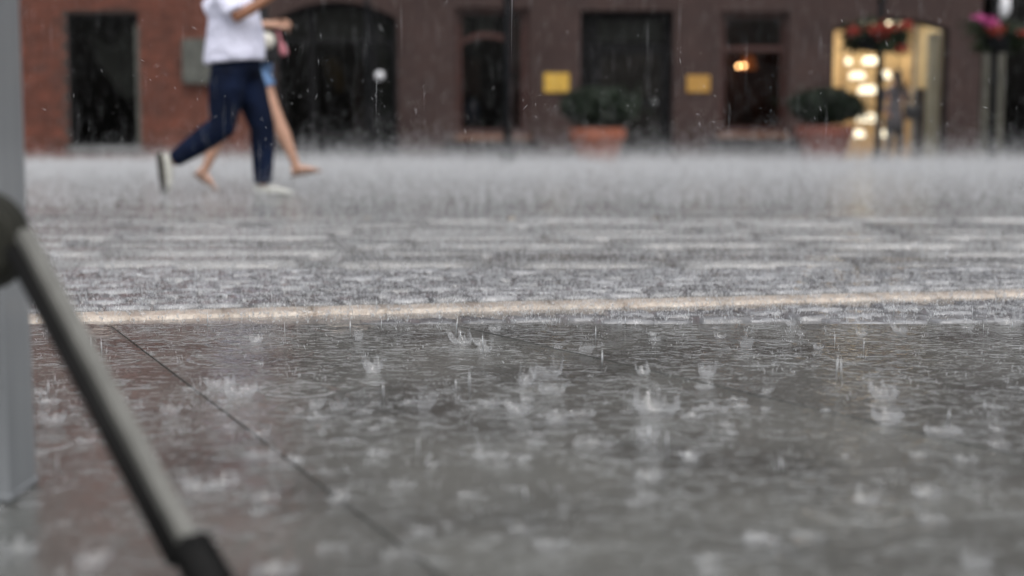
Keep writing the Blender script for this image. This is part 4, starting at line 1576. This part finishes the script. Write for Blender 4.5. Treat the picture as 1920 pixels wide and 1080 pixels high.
for a_, d_, u_ in ((wab, fd_b, fu_b), (waf, fd_f, fu_f)):
    d_ = d_.normalized()
    u_ = (u_ - d_ * d_.dot(u_)).normalized()
    sd_ = d_.cross(u_)
    heel = a_ - u_ * 0.066 - d_ * 0.05
    bm = bmesh.new()
    tube(bm, [heel - d_ * 0.012, heel + d_ * 0.05, heel + d_ * 0.15, heel + d_ * 0.245], [(0.024, 0.010), (0.033, 0.011), (0.044, 0.010), (0.025, 0.008)], 14, flat=sd_)
    sdl = bm_obj('sandal', bm, 'sandal', wom, smooth=True)
    bm = bmesh.new()
    for f_, hh_, ww_ in ((0.15, 0.045, 0.046), (0.06, 0.085, 0.043)):
        c_ = heel + d_ * f_
        pts = [c_ + sd_ * ww_ * math.cos(t_) + u_ * (hh_ * max(0, math.sin(t_))) for t_ in np.linspace(0, math.pi, 9)]
        tube(bm, pts, 0.0055, 6)
    bm_obj('strap', bm, 'sandal', sdl)

# her bag and the pink pouch
bagc = W(508, 80, -0.20)
bag = empty('handbag', (bagc.x, bagc.y, bagc.z - 0.16), 'small white and black handbag hanging in front of the shorts wearer', 'handbag')
bm = bmesh.new()
ball(bm, bagc, 0.066, 16, scale=(1, 0.55, 1.0))
bm_obj('front_flap', bm, 'whitebag', bag, smooth=True)
bm = bmesh.new()
box(bm, bagc.x - 0.10, bagc.x + 0.085, bagc.y + 0.01, bagc.y + 0.08, bagc.z - 0.17, bagc.z + 0.0, bev=0.025)
bm_obj('body', bm, 'blackbag', bag, smooth=True)
bm = bmesh.new()
tube(bm, [bagc + Vector((-0.06, 0.04, -0.01)), W(500, 40, -0.2), W(478, -14, -0.19), W(460, 40, -0.1), W(462, 80, -0.17), bagc + Vector((-0.08, 0.04, -0.04))], 0.008, 8)
bm_obj('strap', bm, 'blackbag', bag)
pk0, pk1 = W(527, 60, -0.17), W(540, 106, -0.17)
pk = empty('pouch', (pk1.x, pk1.y, pk1.z), 'dusty pink pouch dangling from the hand of the shorts wearer', 'pouch')
bm = bmesh.new()
tube(bm, [lerp(pk0, pk1, 0.5), lerp(pk0, pk1, 0.62), lerp(pk0, pk1, 0.9), pk1], [0.012, (0.026, 0.02), (0.034, 0.022), (0.024, 0.014)], 12, flat=(1, 0, 0))
bm_obj('body', bm, 'pink', pk, smooth=True)
bm = bmesh.new()
tube(bm, [pk0, lerp(pk0, pk1, 0.52)], 0.011, 8)
bm_obj('cord', bm, 'pink', pk)

# ---- figure in grey in front of the lit shop
YF = 24.0


def G(u, v, dy=0.0):
    q = at(u, v, YF)
    return Vector((q.x, YF + dy, q.z))


fig = empty('person', (G(1674, 300).x, YF, 0), 'person in grey clothes with dark hair standing before the lit shop window', 'person', 'people out in the rain')
fx0 = G(1674, 300).x
H_ = 1.56


def Z(x, y, z):
    return Vector((fx0 + x, YF + y, z))


bm = bmesh.new()
tube(bm, [Z(0, 0, 0.80), Z(0, 0, 1.02), Z(0, 0, 1.22), Z(0, 0, 1.34)], [(0.15, 0.10), (0.13, 0.09), (0.17, 0.10), (0.05, 0.05)], 16, flat=(1, 0, 0))
tube(bm, [Z(0, 0, 1.28), Z(0, -0.01, 1.42)], 0.045, 12)
fh = Z(0.02, -0.02, 1.455)
head(bm, fh, Vector((-0.3, 1, 0)), 0.88)
for q in (-1, 1):
    tube(bm, leg_pts(Z(0.075 * q, 0, 0.80), Z(0.085 * q + 0.02, -0.02, 0.43), Z(0.09 * q, 0.01, 0.075)), [0.075, 0.07, 0.055, 0.048, 0.05, 0.037, 0.03], 12)
    sA, eA = Z(0.175 * q, 0, 1.26), Z(0.22 * q, 0.02, 1.0)
    wA = Z(0.17 * q, -0.12, 0.86)
    tube(bm, [sA, eA, wA], [0.042, 0.035, 0.024], 12)
    hand(bm, wA, wA - eA, Vector((q, 0, 0)), -q, 0.7, 0.85)
    bare_foot(bm, Z(0.09 * q, 0.01, 0.07), Vector((0.1 * q, -1, 0)), Vector((0, 0, 1)), 0.9)
finish(bm_obj('body', bm, 'skin2', fig), 0.0075, 5)
face_parts(fig, fh, Vector((-0.3, 1, 0)), 'hair', 0.88, long=True)
bm = bmesh.new()
tube(bm, [Z(0, 0, 0.62), Z(0, 0, 0.85), Z(0, 0, 1.05), Z(0, 0, 1.24), Z(0, 0, 1.31)], [(0.15, 0.13), (0.14, 0.12), (0.12, 0.105), (0.165, 0.11), (0.07, 0.07)], 20, flat=(1, 0, 0))
for q in (-1, 1):
    sA, eA, wA = Z(0.175 * q, 0, 1.26), Z(0.22 * q, 0.02, 1.0), Z(0.17 * q, -0.12, 0.86)
    tube(bm, [sA, eA, lerp(eA, wA, 0.85)], [0.062, 0.052, 0.042], 12)
finish(bm_obj('coat', bm, 'greycoat', fig), 0.012, 4)
bm = bmesh.new()
for q in (-1, 1):
    tube(bm, leg_pts(Z(0.075 * q, 0, 0.78), Z(0.085 * q + 0.02, -0.02, 0.43), Z(0.09 * q, 0.01, 0.10)), [0.09, 0.085, 0.07, 0.063, 0.06, 0.05, 0.047], 12)
finish(bm_obj('trousers', bm, 'greytrousers', fig), 0.012, 4)
for q in (-1, 1):
    shoe(fig, Z(0.09 * q, 0.01, 0.085), Vector((0.1 * q, -1, 0)), Vector((0, 0, 1)), 'blackbag', 'sole', L=0.25, s=0.95)
bg_ = empty('shoulder_bag', (fx0 + 0.2, YF - 0.03, 0.85), 'dark bag at the side of the grey person by the lit shop', 'bag')
bm = bmesh.new()
box(bm, fx0 + 0.12, fx0 + 0.40, YF - 0.20, YF - 0.10, 0.74, 0.98, bev=0.03)
bm_obj('body', bm, 'blackbag', bg_, smooth=True)
bm = bmesh.new()
tube(bm, [Z(0.16, -0.13, 0.95), Z(0.12, -0.15, 1.2), Z(0.14, 0.0, 1.33), Z(0.24, 0.06, 1.2), Z(0.36, -0.13, 0.95)], 0.012, 8)
bm_obj('strap', bm, 'blackbag', bg_)


# ================================================================== RAIN
def frustum_xy(n, y0, y1, margin=1.12, wide=0.35):
    """points over the wet ground between two distances, as many per square metre near as far"""
    y = np.sqrt(rng.uniform(0, 1, n) * (y1 ** 2 - y0 ** 2) + y0 ** 2)
    x = rng.uniform(-1, 1, n) * (y * 0.36 * margin + wide)
    return x, y


# -- spray thrown up by the drops that burst on the far ground
V, Fc, off = [], [], 0
for (n, y0, y1, hs_, L0, L1, r0, r1) in ((130000, 3.15, 8.0, 0.012, 0.002, 0.010, 0.0003, 0.0008), (34000, 3.05, 4.3, 0.007, 0.002, 0.008, 0.0003, 0.0008),
                                         (125000, 8.0, 15.0, 0.055, 0.006, 0.020, 0.0010, 0.0021),
                                         (140000, 14.0, 25.3, 0.086, 0.012, 0.06, 0.0018, 0.0036)):
    n = int(n * 1.22)
    x, y = frustum_xy(n, y0, y1, wide=1.0)
    # bursts: several drops share one impact
    nb = n // 7
    idx = rng.integers(0, nb, n)
    bx_, by_ = x[:nb][idx], y[:nb][idx]
    h = rng.exponential(hs_, n) * (0.4 + 1.2 * rng.uniform(size=nb)[idx])
    h = h * np.clip(1.0 + (bx_ / by_ + 0.12) * 2.6, 0.5, 1.0)
    ang_ = rng.uniform(0, 2 * math.pi, n)
    sp_ = h * rng.uniform(0.0, 0.7, n)
    Pp = np.stack([bx_ + np.cos(ang_) * sp_, by_ + np.sin(ang_) * sp_, h + 0.004], axis=1)
    Dd = np.stack([np.cos(ang_) * 0.35, np.sin(ang_) * 0.35, rng.uniform(0.5, 1.4, n)], axis=1)
    L = rng.uniform(L0, L1, n)
    Pp[:, 2] = np.maximum(Pp[:, 2], L / 2 + 0.004)
    v_, f_ = slivers(Pp, Dd, L, rng.uniform(r0, r1, n))
    V.append(v_)
    Fc.append(f_ + off)
    off += len(v_)
o = np_mesh('splash_spray', np.concatenate(V), np.concatenate(Fc), 'spray')
o['kind'] = 'stuff'
tag(o, 'white spray thrown up by heavy rain over the wet square', 'spray')

# -- crowns, jets and thrown droplets of the nearer splashes
V, Fc, off = [], [], 0


def add(v_, f_):
    global off
    V.append(v_)
    Fc.append(f_ + off)
    off += len(v_)


def crown(x, y, r, h, seed):
    q = np.random.default_rng(seed)
    seg, rows = 44, 5
    th = np.linspace(0, 2 * math.pi, seg, endpoint=False)
    nsp = q.integers(6, 10)
    spike = np.clip(np.sin(th * nsp + q.uniform(0, 6) + q.normal(0, 0.8, seg)) * 0.5 + 0.5, 0, 1) ** 3 * q.uniform(0, 1.6, seg) + q.uniform(-0.2, 0.3, seg)
    lean = q.normal(0, 0.25, 2)
    vv = []
    for j in range(rows):
        t_ = j / (rows - 1)
        hh = h * t_ * (0.45 + 0.75 * spike * t_)
        rr = r * (0.82 + 0.35 * t_ ** 1.5)
        vv.append(np.stack([x + rr * np.cos(th) + lean[0] * hh, y + rr * np.sin(th) + lean[1] * hh, 0.001 + hh], axis=1))
    vv = np.concatenate(vv)
    ff = []
    for j in range(rows - 1):
        for k in range(seg):
            k2 = (k + 1) % seg
            a_, b_, c_, d_ = j * seg + k, j * seg + k2, (j + 1) * seg + k2, (j + 1) * seg + k
            ff += [(a_, b_, c_), (a_, c_, d_)]
    add(vv, np.array(ff))


n = 520
x, y = frustum_xy(n, 1.25, 5.5)
for k in range(n):
    s_ = np.clip(rng.lognormal(-0.35, 0.55), 0.2, 2.0)
    if rng.uniform() < 0.6:
        crown(x[k], y[k], 0.007 * s_ + 0.002, 0.008 * s_ * rng.uniform(0.4, 1.5) + 0.002, k)
x, y = frustum_xy(170, 1.15, 2.3)
for k in range(170):
    s_ = np.clip(rng.lognormal(-0.2, 0.5), 0.3, 2.0)
    crown(x[k], y[k], 0.010 * s_ + 0.003, 0.006 * s_ * rng.uniform(0.3, 2.0) + 0.002, 2000 + k)
# hand placed larger crowns seen in focus
for (u, v_, r_, h_) in ((1022, 712, 0.024, 0.034), (985, 726, 0.012, 0.030), (700, 700, 0.015, 0.03), (1098, 662, 0.013, 0.018), (1398, 655, 0.012, 0.03),
                        (868, 648, 0.020, 0.025), (910, 662, 0.012, 0.018), (1325, 710, 0.013, 0.028), (632, 770, 0.012, 0.022), (1215, 830, 0.014, 0.03), (590, 770, 0.010, 0.02),
                        (1230, 780, 0.03, 0.03), (795, 770, 0.012, 0.03), (1690, 625, 0.014, 0.02), (1895, 612, 0.025, 0.022), (320, 780, 0.014, 0.02), (672, 640, 0.008, 0.025), (1660, 750, 0.02, 0.025)):
    d_ = ray(u, v_)
    t_ = -CAM_H / d_.z
    crown(d_.x * t_, d_.y * t_, r_, h_, int(u + v_))
o = np_mesh('splash_crowns', np.concatenate(V), np.concatenate(Fc), 'crown')
for p in o.data.polygons:
    p.use_smooth = True
o['kind'] = 'stuff'
tag(o, 'little water crowns where raindrops burst on the near slabs', 'splash')

V, Fc, off = [], [], 0
# jets and droplets round the impacts
nb = 1500
bx_, by_ = frustum_xy(nb, 1.25, 6.0)
for k in range(nb):
    m_ = rng.integers(3, 14)
    s_ = np.clip(rng.lognormal(-0.2, 0.6), 0.3, 2.5)
    a_ = rng.uniform(0, 2 * math.pi, m_)
    h = rng.exponential(0.012 * s_, m_) + 0.002
    rr = h * rng.uniform(0.1, 0.9, m_) + 0.006 * s_
    Pp = np.stack([bx_[k] + np.cos(a_) * rr, by_[k] + np.sin(a_) * rr, h], axis=1)
    Dd = np.stack([np.cos(a_) * 0.4, np.sin(a_) * 0.4, rng.uniform(0.4, 1.5, m_)], axis=1)
    L = rng.uniform(0.0015, 0.009, m_) * s_
    Pp[:, 2] = np.maximum(Pp[:, 2], L / 2 + 0.001)
    add(*spindles(Pp, Dd, L, rng.uniform(0.0003, 0.0008, m_)))
    if rng.uniform() < 0.16:
        hh = rng.uniform(0.02, 0.06)
        add(*spindles(np.array([[bx_[k], by_[k], hh / 2 + 0.001]]), np.array([[rng.normal(0, 0.04), rng.normal(0, 0.04), 1.0]]), np.array([hh]), np.array([rng.uniform(0.0008, 0.0018)])))
# droplets still flying at knee height near the focus
m_ = 1500
x, y = frustum_xy(m_, 2.0, 4.2)
z = np.abs(rng.normal(0, 0.28, m_)) + 0.05
add(*spindles(np.stack([x, y, z], axis=1), np.stack([rng.normal(0, 0.5, m_), rng.normal(0, 0.3, m_), rng.normal(0, 1.0, m_)], axis=1), rng.uniform(0.002, 0.015, m_), rng.uniform(0.0002, 0.0005, m_)))
o = np_mesh('splash_droplets', np.concatenate(V), np.concatenate(Fc), 'spray')
o['kind'] = 'stuff'
tag(o, 'fine droplets and jets flying up from the near wet slabs', 'droplets')

# -- falling rain
m_ = 9000
x, y = frustum_xy(m_, 2.0, 24.5)
z = rng.uniform(0.05, 5.0, m_)
Pp = np.stack([x, y, z], axis=1)
Dd = np.stack([rng.normal(0.01, 0.012, m_), rng.normal(0, 0.012, m_), np.ones(m_)], axis=1)
L = rng.uniform(0.05, 0.22, m_)
Pp[:, 2] += L / 2
v_, f_ = spindles(Pp, Dd, L, rng.uniform(0.00022, 0.0005, m_) * np.clip(y / 6, 0.7, 1.3))
o = np_mesh('falling_rain', v_, f_, 'drop')
o['kind'] = 'stuff'
tag(o, 'thin lines of heavy rain falling over the square', 'rain')
